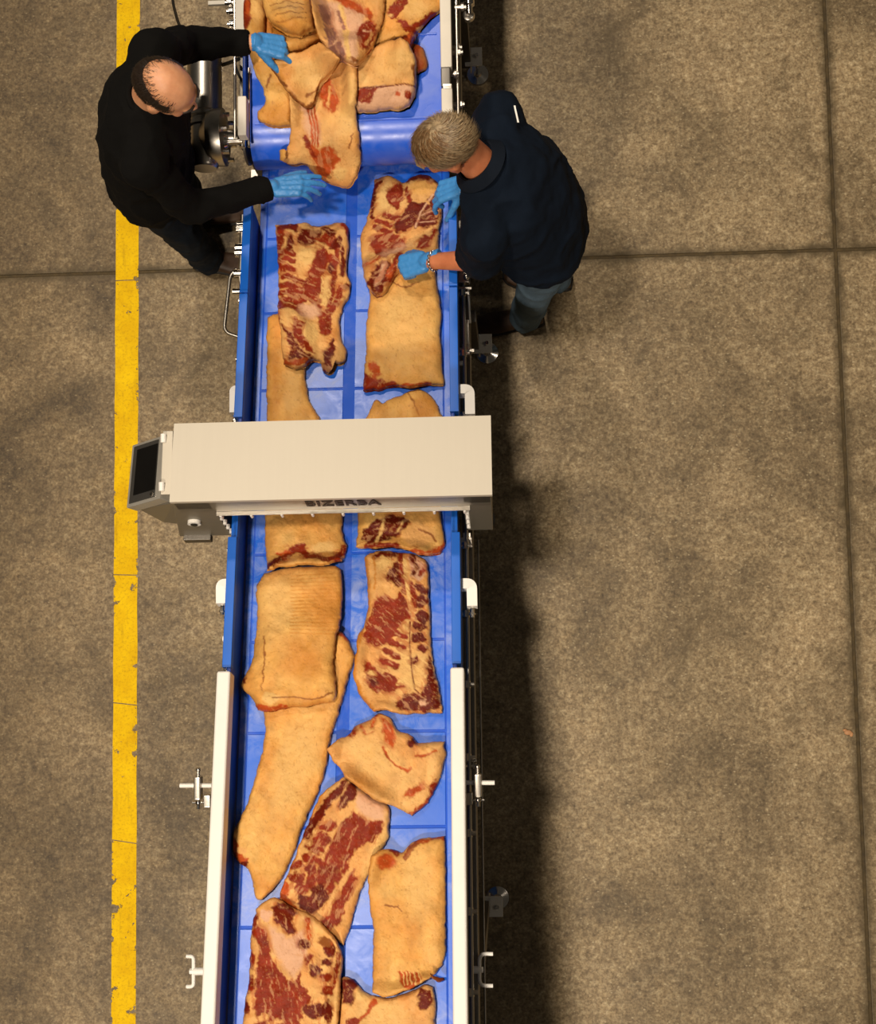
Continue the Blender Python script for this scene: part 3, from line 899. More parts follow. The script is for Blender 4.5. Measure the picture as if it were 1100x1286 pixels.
def cut(name, label, surf, top, right, bottom, left, T=.038, base='S', paint=(), seed=1, step=1.15, group=None, wrinkle=.0042, marble=.55, drape=9, tone=(1, 1, 1), extra=0.0, cat='meat', soft_edge=1.0, lean=0.0, grain=0):
    arc = lambda p: np.hypot(*np.diff(np.array(p, float), axis=0).T).sum()
    nu = max(8, int(max(arc(top), arc(bottom)) / step)); nv = max(8, int(max(arc(left), arc(right)) / step))
    t_, b_, l_, r_ = resample(top, nu), resample(bottom, nu), resample(left, nv), resample(right, nv)
    u = np.linspace(0, 1, nu)[:, None, None]; v = np.linspace(0, 1, nv)[None, :, None]
    P = (1 - v) * t_[:, None] + v * b_[:, None] + (1 - u) * l_[None] + u * r_[None] - ((1 - u) * (1 - v) * t_[0] + u * (1 - v) * t_[-1] + (1 - u) * v * b_[0] + u * v * b_[-1])
    px, py = P[..., 0], P[..., 1]
    # ragged edge
    e = np.minimum(np.minimum(u, 1 - u)[..., 0] * nu, np.minimum(v, 1 - v)[..., 0] * nv) * step   # px from the edge
    jag = np.exp(-e / 6.0) * 1.6
    px = px + jag * (fbm(px / 7, py / 7, seed, 3) - .5) * 2; py = py + jag * (fbm(px / 7, py / 7, seed + 50, 3) - .5) * 2
    # thickness profile
    scale = 370.0
    ed = e / scale
    r = T * .95 * soft_edge
    h = T * (.30 + .70 * np.sqrt(np.clip(1 - (1 - np.clip(ed / r, 0, 1)) ** 2, 0, 1)))
    lump = (fbm(px / 45, py / 45, seed + 3, 3) - .5)
    h = h * (1 + .55 * lump)
    # where it lies
    Hs = np.maximum(surf.blur(drape), 0 * surf.H + surf.blur(drape))
    # smooth sheet that never dips below what it lies on
    rr = max(3, drape // 2); Hm = surf.H
    for ax in (0, 1):
        Pm = np.pad(Hm, [(rr, rr) if k == ax else (0, 0) for k in (0, 1)], mode='edge'); nn = Hm.shape[ax]
        Hm = np.max([np.take(Pm, np.arange(o_, o_ + nn), ax) for o_ in range(2 * rr + 1)], axis=0)
    P2 = Surf.__new__(Surf); P2.__dict__.update(surf.__dict__); P2.H = Hm; Hsm = P2.blur(rr)
    n = np.full(px.shape, T + extra)
    for _ in range(4):
        x, y = surf.unproject(px, py, n)
        n = surf.sample(Hs, x, y) + h * .8 + extra
    x = np.clip(x, -.353, .353)
    b0 = surf.sample(Hsm, x, y) + .0012 + extra
    # ---- colour
    col_ = np.zeros(px.shape + (3,)); col_[:] = PAL[base]
    w = np.zeros(px.shape)
    wx = (fbm(px / 6, py / 6, seed + 9, 3) - .5); wy = (fbm(px / 6, py / 6, seed + 11, 3) - .5)
    g1 = fbm(px / 30, py / 30, seed + 21, 4)
    k = np.clip((g1 - .5) * 2.6, -1, 1)[..., None]
    col_ = col_ * (1 - np.clip(k, 0, 1) * .35) + PAL['Y'] * np.clip(k, 0, 1) * .35
    col_ = col_ * (1 - np.clip(-k, 0, 1) * .45) + PAL['L'] * np.clip(-k, 0, 1) * .45
    rag = (fbm(px / 3.2, py / 3.2, seed + 13, 2) - .5) * 2.6 + (fbm(px / 12, py / 12, seed + 15, 2) - .5) * 3
    # skin: blotches, browner rim, pores
    bl = fbm(px / 11, py / 15, seed + 131, 4)
    warm = np.clip((fbm(px / 26, py / 26, seed + 133, 4) - .5) * 3, -1, 1)[..., None]
    col_ = col_ * (.74 + .52 * bl)[..., None] * np.array([1, 1, 1]) * (1 - .16 * warm * np.array([.25, 1.0, 1.6]))
    rim = np.exp(-e / 4.5) * .55 * (fbm(px / 8, py / 8, seed + 137, 2))
    col_ = col_ * (1 - rim[..., None]) + PAL['Y'] * .85 * rim[..., None]
    for op in paint:
        kind, c = op[0], op[1]
        if kind == 'p':
            pts = op[2]; soft = op[3] if len(op) > 3 else 1.4; wp = op[4] if len(op) > 4 else 7
            d = sdf_poly(px + wx * wp, py + wy * wp, pts)
        elif kind == 's':
            pts, wd = op[2], op[3]; soft = op[4] if len(op) > 4 else 1.2; wp = op[5] if len(op) > 5 else 5
            d = sdf_line(px + wx * wp, py + wy * wp, pts) - wd / 2 * (.75 + .6 * fbm(px / 9, py / 9, seed + 31, 2))
        else:
            cx, cy, rx, ry = op[2:6]; ang = math.radians(op[6]) if len(op) > 6 else 0; soft = op[7] if len(op) > 7 else 1.4; wp = 7
            qx, qy = px + wx * wp - cx, py + wy * wp - cy
            qx, qy = qx * math.cos(ang) + qy * math.sin(ang), -qx * math.sin(ang) + qy * math.cos(ang)
            d = (np.hypot(qx / rx, qy / ry) - 1) * min(rx, ry)
        thin = kind == 's' and op[3] < 3
        d = d + rag * (.2 if thin else 1.0 if soft < 3 else 0) - (.8 if c in 'MD' and not thin else 0)
        m = np.clip(.5 - d / (2 * soft), 0, 1)
        m = m * m * (3 - 2 * m)
        a = m[..., None] * (.65 if c in 'YL' and soft > 4 else 1.0)
        cc = PAL[c]
        if c in RED:
            fib = fbm(px / 9, py / 2.6, seed + 41, 3)[..., None]
            cc = cc * (.78 + .44 * fib)
        col_ = col_ * (1 - a) + cc * a
        w = w * (1 - m) + (m if c in RED else 0)
    if lean:
        ga = math.radians(grain); qx, qy = px * math.cos(ga) + py * math.sin(ga), -px * math.sin(ga) + py * math.cos(ga)
        near = w.copy()
        for _ in range(14):
            near[1:-1] = (near[:-2] + near[1:-1] + near[2:]) / 3; near[:, 1:-1] = (near[:, :-2] + near[:, 1:-1] + near[:, 2:]) / 3
        nearc = np.clip(near * 3.2, 0, 1)
        s1 = fbm(qx / 15 + wx * 1.2, qy / 4.2 + wy * 1.2, seed + 101, 3)
        m2 = np.clip((s1 - .53) * 16, 0, 1) * nearc * (1 - w) * lean
        tint = fbm(px / 11, py / 11, seed + 107, 2)[..., None]
        c2 = PAL['M'] * tint + PAL['R'] * (1 - tint)
        col_ = col_ * (1 - m2[..., None]) + c2 * m2[..., None]
        s2 = fbm(qx / 13 - wy, qy / 3.4 + wx, seed + 111, 3)
        m3 = np.clip((s2 - .62) * 14, 0, 1) * w * lean * .7
        col_ = col_ * (1 - m3[..., None]) + (PAL['F'] * .55 + PAL['W'] * .45) * m3[..., None]
        w = np.clip(w + m2 * .7 - m3 * .6, 0, 1)
        shade = (.66 + .68 * fbm(px / 13, py / 13, seed + 121, 3))[..., None]
        col_ = col_ * (1 - w[..., None]) + col_ * shade * w[..., None]
    # marbling: thin pale seams through the lean
    rid = np.abs(fbm(px / 13 + wx, py / 13 + wy, seed + 61, 3) - .5)
    seam = np.clip(1 - rid / .016, 0, 1) * w * marble * .8
    rid2 = np.abs(fbm(px / 6, py / 5, seed + 71, 2) - .5)
    seam = np.clip(seam + np.clip(1 - rid2 / .03, 0, 1) * w * marble * .18, 0, 1)
    col_ = col_ * (1 - seam[..., None]) + PAL['F'] * seam[..., None]
    dots = np.clip((fbm(px / 2.0, py / 2.4, seed + 81, 2) - .73) * 7, 0, 1) * (1 - w) * .4
    col_ = col_ * (1 - dots[..., None]) + PAL['B'] * dots[..., None]
    crease = np.clip(1 - np.abs(fbm(px / 34, py / 22, seed + 91, 3) - .5) / .008, 0, 1) * (1 - w) * .35
    col_ = col_ * (1 - crease[..., None]) + PAL['Y'] * .8 * crease[..., None]
    # relief
    h = h + (-.0022 * w + .0018 * seam) * np.clip(ed / r, 0, 1) + (fbm(px / 11, py / 11, seed + 5, 4) - .5) * wrinkle * 2 * np.clip(ed / r * 2, 0, 1) - crease * .002
    z = b0 + h
    surf.stamp(x, y, z)
    # ---- mesh: top sheet + rim + underside
    co = np.stack([x, y, z], -1).reshape(-1, 3)
    idx = np.arange(nu * nv).reshape(nu, nv)
    faces = np.stack([idx[:-1, :-1], idx[:-1, 1:], idx[1:, 1:], idx[1:, :-1]], -1).reshape(-1, 4)
    ring = np.concatenate([idx[:, 0], idx[-1, 1:], idx[-2::-1, -1], idx[0, -2:0:-1]])
    cx, cy = x.mean(), y.mean()
    rimco = co[ring].copy()
    inw = np.array([cx, cy, 0]) - rimco; inw[:, 2] = 0; inw /= np.linalg.norm(inw, axis=1)[:, None] + 1e-9
    rimco[:, :2] += inw[:, :2] * .004
    rimco[:, 2] = b0.reshape(-1)[ring]
    nb = len(co); m_ = len(ring)
    rid_ = np.arange(nb, nb + m_)
    side = np.stack([ring, np.roll(ring, -1), np.roll(rid_, -1), rid_], -1)
    cen = np.array([[cx, cy, rimco[:, 2].mean()]])
    # underside on the same grid; its border is the rim
    und = np.full(nu * nv, -1); und[ring] = rid_
    inner = np.nonzero(und < 0)[0]; und[inner] = np.arange(nb + m_, nb + m_ + len(inner))
    ico = co[inner].copy(); ico[:, 2] = b0.reshape(-1)[inner]
    fan = und[faces[:, ::-1]].tolist()
    me = bpy.data.meshes.new(name)
    allco = np.vstack([co, rimco, ico])
    off = np.array([cx, cy, float(b0.min())])
    me.from_pydata((allco - off).tolist(), [], faces.tolist() + side.tolist() + fan)
    ca = me.color_attributes.new('cut', 'FLOAT_COLOR', 'POINT')
    rgb = np.vstack([col_.reshape(-1, 3), col_.reshape(-1, 3)[ring], col_.reshape(-1, 3)[inner]]) * np.array(tone)
    ca.data.foreach_set('color', np.hstack([rgb, np.ones((len(rgb), 1))]).astype(np.float32).ravel())
    me.polygons.foreach_set('use_smooth', np.ones(len(me.polygons), bool))
    bm = bmesh.new(); bm.from_mesh(me); bmesh.ops.recalc_face_normals(bm, faces=bm.faces[:]); bm.to_mesh(me); bm.free()
    me.materials.append(M_meat)
    o = bpy.data.objects.new(name, me); col.objects.link(o)
    o.matrix_world = surf.M @ Matrix.Translation(off)
    tag(o, label, cat, group)
    return o

GB = 'pork cuts on the inclined belt'
GP = 'pork cuts heaped on the infeed belt'
SI = Surf(INC, -1.9, 1.86)
# --- below the scanner, from the bottom of the pile up
cut('pork_belly', 'pale tan belly with red ends at the bottom beside the white right guard', SI,
    [(426, 1232), (432, 1226), (445, 1230), (455, 1243), (470, 1250), (490, 1252), (515, 1245), (535, 1236), (545, 1240)], [(545, 1240), (548, 1262), (546, 1300), (545, 1340)],
    [(424, 1340), (480, 1342), (545, 1340)], [(426, 1232), (425, 1280), (424, 1340)], base='F', seed=151, group=GB,
    paint=[('b', 'L', 480, 1275, 34, 20, 0, 8), ('b', 'D', 437, 1236, 10, 7), ('p', 'D', [(427, 1240), (440, 1240), (447, 1252), (440, 1262), (432, 1258)]), ('b', 'L', 455, 1250, 10, 7, 0, 3), ('b', 'D', 533, 1255, 9, 12), ('b', 'F', 520, 1260, 6, 10, 20, 2), ('s', 'R', [(446, 1284), (456, 1276), (464, 1266), (470, 1256)], 5), ('s', 'M', [(440, 1284), (448, 1282)], 7)])
cut('pork_belly', 'long tan skin strip running diagonally under the ridged skin slab', SI,
    [(340, 820), (385, 800), (428, 793), (447, 825)], [(447, 825), (438, 850), (430, 880), (418, 920), (410, 960), (400, 995), (382, 1035), (366, 1080), (348, 1112), (330, 1130)],
    [(290, 1050), (290, 1068), (300, 1083), (312, 1092), (318, 1112), (323, 1129), (330, 1130)], [(340, 820), (330, 880), (333, 920), (325, 960), (310, 1010), (290, 1050)], seed=101, group=GB, base='S',
    paint=[('b', 'L', 370, 960, 22, 70, 20, 12), ('b', 'R', 293, 1062, 6, 12), ('p', 'R', [(288, 1052), (297, 1060), (304, 1072), (312, 1080), (310, 1090), (298, 1082), (290, 1070)]), ('b', 'F', 304, 1068, 6, 5), ('s', 'R', [(421, 797), (430, 796), (438, 803)], 6), ('b', 'D', 307, 1086, 5, 3)])
cut('pork_belly', 'red rib patterned belly lying diagonally with pale edge below the pointed flap', SI,
    [(408, 993), (425, 980), (433, 976), (447, 986), (465, 1000), (485, 1010), (490, 1020)], [(490, 1020), (489, 1040), (488, 1052), (478, 1070), (468, 1090), (455, 1115), (447, 1140), (440, 1165), (432, 1188)],
    [(350, 1130), (365, 1142), (380, 1152), (395, 1162), (415, 1174), (432, 1188)], [(408, 993), (400, 1005), (392, 1025), (382, 1050), (370, 1080), (358, 1108), (350, 1130)], seed=121, group=GB, base='F', marble=.3, lean=.6, grain=-60,
    paint=[('s', 'Y', [(408, 993), (392, 1025), (380, 1052), (358, 1105)], 5, 3), ('p', 'W', [(447, 990), (465, 1001), (484, 1011), (482, 1030), (470, 1032), (458, 1026), (448, 1014)], 4), ('b', 'L', 475, 1072, 9, 40, 28, 4),
           ('p', 'M', [(436, 1028), (446, 1021), (456, 1030), (466, 1033), (480, 1032), (476, 1046), (466, 1056), (454, 1060), (450, 1068), (444, 1070), (440, 1080), (431, 1086), (424, 1094), (414, 1108), (402, 1112), (396, 1102), (403, 1080), (412, 1062), (424, 1042)]),
           ('p', 'D', [(424, 1012), (432, 996), (440, 984), (447, 988), (446, 1002), (437, 1008), (427, 1018)]), ('s', 'F', [(447, 1010), (436, 1022), (425, 1036), (412, 1062), (405, 1080)], 3),
           *[('b', 'D', x, y, 8, 4.6, -58) for x, y in ((431, 985), (421, 998), (411, 1010), (402, 1023), (394, 1034), (387, 1046))],
           *[('b', 'M', x, y, a, b, r) for x, y, a, b, r in ((413, 1038, 10, 5, -12), (404, 1054, 10, 7, 10), (397, 1066, 10, 5, 15), (391, 1079, 11, 5, 18), (374, 1087, 8, 5, -20), (374, 1103, 9, 7, 10), (391, 1092, 8, 6, 20), (380, 1116, 7, 6, 40), (391, 1108, 6, 9, -10))],
           ('p', 'D', [(374, 1134), (378, 1124), (388, 1126), (395, 1116), (404, 1112), (410, 1120), (415, 1128), (408, 1138), (394, 1148), (382, 1143)]),
           *[('b', 'M', x, y, a, b, r) for x, y, a, b, r in ((414, 1112, 6, 10, -30), (424, 1103, 6, 8, -25), (434, 1090, 5, 7, 10))],
           ('p', 'R', [(349, 1126), (358, 1108), (363, 1112), (363, 1128), (376, 1144), (366, 1142)]), ('p', 'M', [(444, 1090), (448, 1104), (436, 1134), (426, 1160), (414, 1168), (402, 1158), (415, 1146), (430, 1120), (436, 1104)]), ('s', 'F', [(441, 1090), (426, 1116), (410, 1136), (393, 1151)], 5)])
cut('pork_belly', 'red belly with white membrane patch in the lower left of the belt', SI,
    [(323, 1142), (335, 1132), (348, 1128), (365, 1138), (390, 1148), (410, 1165), (425, 1182)], [(425, 1182), (431, 1200), (430, 1230), (428, 1260), (425, 1300), (424, 1340)],
    [(298, 1342), (360, 1344), (424, 1340)], [(323, 1142), (316, 1165), (315, 1190), (313, 1230), (308, 1260), (303, 1300), (298, 1342)], seed=131, group=GB, base='F', marble=.45, lean=.6, grain=80,
    paint=[('p', 'M', [(322, 1168), (332, 1166), (337, 1185), (342, 1205), (356, 1225), (368, 1236), (378, 1220), (381, 1240), (377, 1300), (365, 1342), (320, 1342), (322, 1250), (326, 1200)]),
           ('p', 'W', [(338, 1160), (352, 1172), (364, 1178), (382, 1168), (386, 1190), (379, 1215), (370, 1228), (358, 1215), (345, 1198)], 4),
           ('b', 'W', 335, 1150, 8, 8), ('p', 'D', [(343, 1142), (350, 1133), (366, 1138), (378, 1148), (366, 1152), (372, 1170), (364, 1174), (354, 1162), (346, 1156)]),
           *[('b', c, x, y, a, b) for c, x, y, a, b in (('M', 325, 1173, 8, 8), ('M', 319, 1157, 5, 9), ('M', 316, 1205, 4, 10), ('M', 314, 1235, 5, 9), ('D', 309, 1265, 5, 9), ('D', 383, 1186, 8, 6), ('D', 396, 1218, 6, 8), ('M', 388, 1205, 4, 6), ('D', 415, 1193, 7, 8), ('D', 411, 1209, 6, 4), ('M', 410, 1228, 8, 4), ('M', 412, 1244, 8, 7), ('M', 383, 1252, 6, 9), ('D', 396, 1270, 14, 8), ('D', 413, 1270, 6, 12), ('D', 398, 1300, 16, 12), ('M', 330, 1265, 10, 6), ('B', 410, 1182, 10, 6))],
           ('s', 'R', [(388, 1156), (388, 1178)], 5), ('s', 'M', [(426, 1200), (422, 1225), (420, 1240)], 4), ('b', 'F', 325, 1280, 14, 5, -15), ('b', 'F', 345, 1284, 10, 4, -20)])
cut('pork_belly', 'tan skin slab with wrinkled lower end against the right white guard', SI,
    [(467, 1075), (478, 1068), (490, 1067), (505, 1070), (515, 1060), (530, 1053), (545, 1052), (559, 1050)], [(559, 1050), (560, 1090), (560, 1150), (559, 1200), (551, 1218), (540, 1229)],
    [(468, 1245), (480, 1252), (495, 1250), (507, 1245), (520, 1240), (540, 1229)], [(467, 1075), (463, 1100), (465, 1140), (469, 1170), (468, 1210), (468, 1245)], seed=141, group=GB, base='S',
    paint=[('b', 'R', 485, 1083, 12, 9, 0, 3), ('s', 'M', [(509, 1076), (516, 1066), (526, 1058)], 6), ('s', 'R', [(526, 1058), (545, 1054), (558, 1053)], 5), ('b', 'M', 498, 1069, 6, 4), ('b', 'L', 525, 1110, 20, 40, 0, 10), ('p', 'R', [(500, 1222), (512, 1220), (526, 1222), (530, 1231), (520, 1240), (508, 1240), (503, 1232)]), *[('s', 'L', [(505 + 5 * k, 1221), (509 + 5 * k, 1236)], 1.6, .8) for k in range(5)], ('s', 'B', [(484, 1138), (500, 1139), (505, 1145)], 1.6, .8)])
cut('meat_scrap', 'small dark red meat scrap beside the wrinkled skin slab', SI,
    [(540, 1222), (548, 1226), (559, 1228)], [(559, 1228), (560, 1231)], [(543, 1229), (550, 1233), (560, 1231)], [(540, 1222), (543, 1229)], T=.012, base='D', seed=161, wrinkle=.001)
cut('pork_belly', 'pointed pale fat flap with frayed red tip beside the right guard', SI,
    [(411, 942), (425, 929), (437, 924), (445, 913), (455, 908), (465, 904), (473, 898), (481, 897), (491, 903), (499, 917), (515, 923), (525, 932), (540, 932), (558, 931)],
    [(558, 931), (560, 948), (555, 970), (548, 990), (540, 1005), (530, 1015), (517, 1025)], [(435, 978), (455, 993), (475, 1008), (498, 1014), (517, 1025)], [(411, 942), (418, 955), (427, 965), (435, 978)], seed=111, group=GB, base='F', lean=.45, grain=60,
    paint=[('b', 'L', 470, 950, 35, 22, 30, 10), ('b', 'Y', 455, 985, 18, 8, 30, 8), ('p', 'R', [(478, 900), (488, 902), (496, 916), (499, 930), (494, 938), (486, 934), (481, 920)], 2.5), ('s', 'R', [(472, 900), (466, 912)], 4), ('b', 'M', 443, 920, 6, 4, -40), ('s', 'R', [(453, 912), (462, 924), (468, 920)], 3), ('b', 'D', 520, 932, 6, 4), ('s', 'R', [(481, 938), (488, 952), (498, 962), (512, 969), (517, 966)], 2.4), ('s', 'R', [(523, 949), (535, 949), (548, 943)], 2.5), ('p', 'R', [(507, 1001), (514, 990), (524, 988), (532, 981), (531, 992), (520, 999)], 2), ('s', 'R', [(550, 985), (541, 1003), (526, 1016), (516, 1023)], 5), ('b', 'M', 546, 988, 4, 7, 25)])
cut('pork_belly', 'long red belly with pale rib bone and dark square ribs on the right half', SI,
    [(458, 700), (465, 695), (480, 692), (500, 694), (520, 696), (533, 703), (538, 712)], [(538, 712), (539, 745), (541, 780), (542, 810), (546, 840), (553, 870), (556, 896)],
    [(470, 895), (485, 893), (500, 897), (520, 897), (540, 896), (556, 896)], [(458, 700), (461, 730), (462, 760), (457, 785), (450, 800), (448, 825), (444, 845), (447, 860), (455, 878), (470, 895)], seed=91, group=GB, base='F', marble=.5, lean=.6, grain=40,
    paint=[('s', 'Y', [(458, 702), (462, 735), (462, 765), (452, 800), (446, 845), (452, 872), (470, 893)], 5, 2), ('b', 'L', 520, 845, 14, 28, 0, 8), ('b', 'L', 480, 705, 12, 9, 0, 4), ('b', 'L', 505, 820, 9, 20, 0, 6),
           ('p', 'M', [(459, 789), (466, 775), (470, 760), (478, 750), (489, 750), (495, 754), (503, 745), (510, 752), (514, 764), (515, 776), (506, 782), (500, 792), (490, 800), (484, 808), (474, 812), (464, 810), (458, 800)]),
           ('p', 'D', [(484, 726), (490, 716), (500, 706), (504, 712), (505, 730), (500, 736), (490, 730)]), ('s', 'D', [(471, 700), (480, 695), (492, 698), (498, 695)], 3), ('s', 'Y', [(470, 700), (472, 730), (470, 740)], 2),
           ('p', 'W', [(514, 697), (528, 700), (537, 712), (535, 722), (526, 732), (517, 726)], 2), ('s', 'D', [(518, 699), (524, 712), (520, 722)], 4), ('s', 'M', [(528, 722), (534, 714)], 4), ('s', 'M', [(503, 698), (506, 730), (509, 745)], 5), ('s', 'M', [(516, 734), (521, 748), (522, 760)], 6), ('s', 'D', [(527, 738), (534, 744)], 8), ('s', 'L', [(508, 700), (510, 725), (513, 748), (516, 768)], 4.6, 1, 1),
           *[('b', 'D', x, y, a, b, 0, 1) for x, y, a, b in ((530, 756, 7, 7), (530, 775, 7, 7), (527, 788, 8, 5.5), (526, 801, 8, 6), (530, 815, 6, 4.5), (522, 830, 3, 4))],
           ('p', 'D', [(539, 822), (543, 838), (549, 862), (553, 890), (532, 892), (526, 876), (534, 866), (538, 846)]), ('p', 'D', [(498, 884), (508, 872), (520, 870), (532, 874), (546, 886), (540, 893), (515, 893), (500, 890)]), ('b', 'W', 532, 884, 5, 4),
           *[('s', 'M', [(x0, y0), (x1, y1)], 5.5, 1, 3) for x0, y0, x1, y1 in ((494, 794, 509, 800), (489, 806, 508, 813), (485, 817, 500, 825), (480, 830, 498, 837))],
           ('p', 'M', [(460, 832), (474, 840), (480, 846), (490, 846), (500, 853), (508, 863), (492, 869), (472, 870), (461, 858)]), ('b', 'D', 470, 857, 6, 5, 30), ('b', 'L', 504, 857, 6, 5), ('b', 'L', 468, 846, 6, 3), ('s', 'D', [(515, 782), (515, 810), (517, 840), (521, 866), (527, 872)], 1.4, .7, 1)])
cut('pork_belly', 'broad tan skin slab with fine ridges and curled bottom edge', SI,
    [(332, 720), (350, 716), (375, 712), (400, 712), (420, 711), (429, 716)], [(429, 716), (431, 745), (429, 780), (422, 810), (420, 840), (424, 870), (420, 883)],
    [(325, 893), (340, 895), (360, 890), (385, 888), (405, 884), (420, 883)], [(332, 720), (323, 738), (323, 770), (322, 800), (318, 830), (306, 855), (305, 865), (318, 878), (325, 893)], seed=81, group=GB, base='S', T=.05, drape=22,
    paint=[('b', 'L', 348, 762, 22, 46, 0, 14), ('b', 'Y', 412, 760, 20, 45, 10, 14), ('b', 'Y', 385, 835, 25, 24, 0, 14), ('s', 'B', [(333, 802), (335, 830), (331, 868)], 1.6, 1), ('s', 'R', [(323, 889), (338, 893), (358, 890)], 6), ('b', 'L', 342, 879, 11, 7, 0, 2), ('b', 'D', 308, 856, 2, 3), *[('s', 'Y', [(366, 724 + 4.6 * k), (429, 721 + 4.9 * k)], .7, 1.0, 1) for k in range(17)], ('s', 'B', [(345, 878), (370, 877), (395, 880), (420, 871)], 1.5, .9)])
cut('pork_belly', 'tan cut coming from under the scanner with folded red lower edge', SI,
    [(335, 612), (380, 610), (430, 612)], [(430, 612), (431, 640), (430, 668), (436, 690), (430, 706)], [(337, 720), (350, 715), (365, 713), (385, 711), (405, 712), (430, 706)], [(335, 612), (333, 640), (333, 680), (337, 720)], seed=61, group=GB, base='S', lean=.6, grain=-15,
    paint=[('b', 'L', 405, 690, 16, 7, -10, 3), ('s', 'D', [(339, 712), (350, 704), (360, 700)], 7), ('s', 'M', [(360, 700), (368, 692), (378, 688)], 8), ('s', 'R', [(350, 696), (362, 694)], 4), ('s', 'M', [(378, 692), (388, 700), (400, 700), (412, 705), (425, 702), (433, 690)], 6), ('b', 'F', 370, 706, 7, 3)])
cut('pork_belly', 'tan cut with round red slice showing just below the scanner opening', SI,
    [(448, 616), (500, 614), (556, 616)], [(556, 616), (554, 650), (558, 670), (560, 682), (553, 695)], [(447, 688), (470, 690), (490, 688), (505, 690), (525, 698), (540, 699), (553, 695)], [(448, 616), (450, 650), (447, 688)], seed=71, group=GB, base='S', lean=.6, grain=-15,
    paint=[('b', 'F', 525, 672, 20, 15, 0, 5), ('p', 'D', [(455, 676), (459, 664), (470, 657), (482, 652), (494, 649), (506, 651), (515, 656), (508, 664), (500, 672), (488, 676), (478, 680), (464, 684)]), ('s', 'L', [(482, 654), (479, 668), (473, 681)], 3, 1, 2), ('s', 'L', [(506, 656), (500, 668)], 2.5, 1, 2), ('s', 'M', [(462, 688), (480, 686), (500, 688)], 5), ('s', 'R', [(518, 695), (535, 697), (552, 693), (559, 682)], 7), ('s', 'B', [(526, 665), (540, 672), (548, 680)], 2)])
# --- above the scanner
cut('pork_belly', 'narrow curved tan skin strip running under the scanner on the left', SI,
    [(336, 400), (348, 394), (366, 400), (388, 425)], [(388, 425), (384, 462), (386, 490), (392, 510), (402, 527), (408, 560), (408, 585)], [(336, 585), (372, 587), (408, 585)], [(336, 400), (335, 450), (335, 500), (336, 585)], seed=41, group=GB, base='S', paint=[('b', 'Y', 345, 470, 6, 60, 0, 6), ('b', 'L', 368, 480, 10, 40, 0, 6)])
cut('pork_belly', 'rounded tan cut end poking out above the scanner on the right', SI,
    [(458, 528), (466, 512), (473, 503), (481, 507), (490, 501), (504, 497), (518, 490), (532, 491), (546, 504), (556, 524)], [(556, 524), (557, 560), (556, 590)], [(458, 590), (505, 592), (556, 590)], [(458, 528), (457, 560), (458, 590)], seed=51, group=GB, base='S', paint=[('s', 'B', [(512, 494), (520, 505), (526, 522)], 1.6, 1), ('b', 'Y', 535, 515, 15, 18, 0, 8)])
cut('pork_belly', 'broad tan skin slab with dark red corner beside the right blue guard', SI,
    [(462, 342), (480, 334), (510, 330), (535, 330), (547, 336)], [(547, 336), (550, 362), (554, 390), (554, 430), (556, 460), (558, 483)], [(456, 492), (475, 490), (495, 486), (515, 489), (535, 485), (558, 483)], [(462, 342), (464, 380), (460, 410), (459, 450), (456, 492)], seed=21, group=GB, base='S', T=.044,
    paint=[('b', 'L', 505, 410, 28, 45, 0, 12), ('p', 'M', [(456, 468), (464, 472), (476, 478), (492, 482), (500, 486), (476, 491), (456, 492)]), ('b', 'R', 471, 466, 6, 11, -20), ('s', 'R', [(500, 487), (520, 487), (540, 484)], 4), ('s', 'B', [(495, 357), (510, 362), (525, 356)], 1.6, 1)])
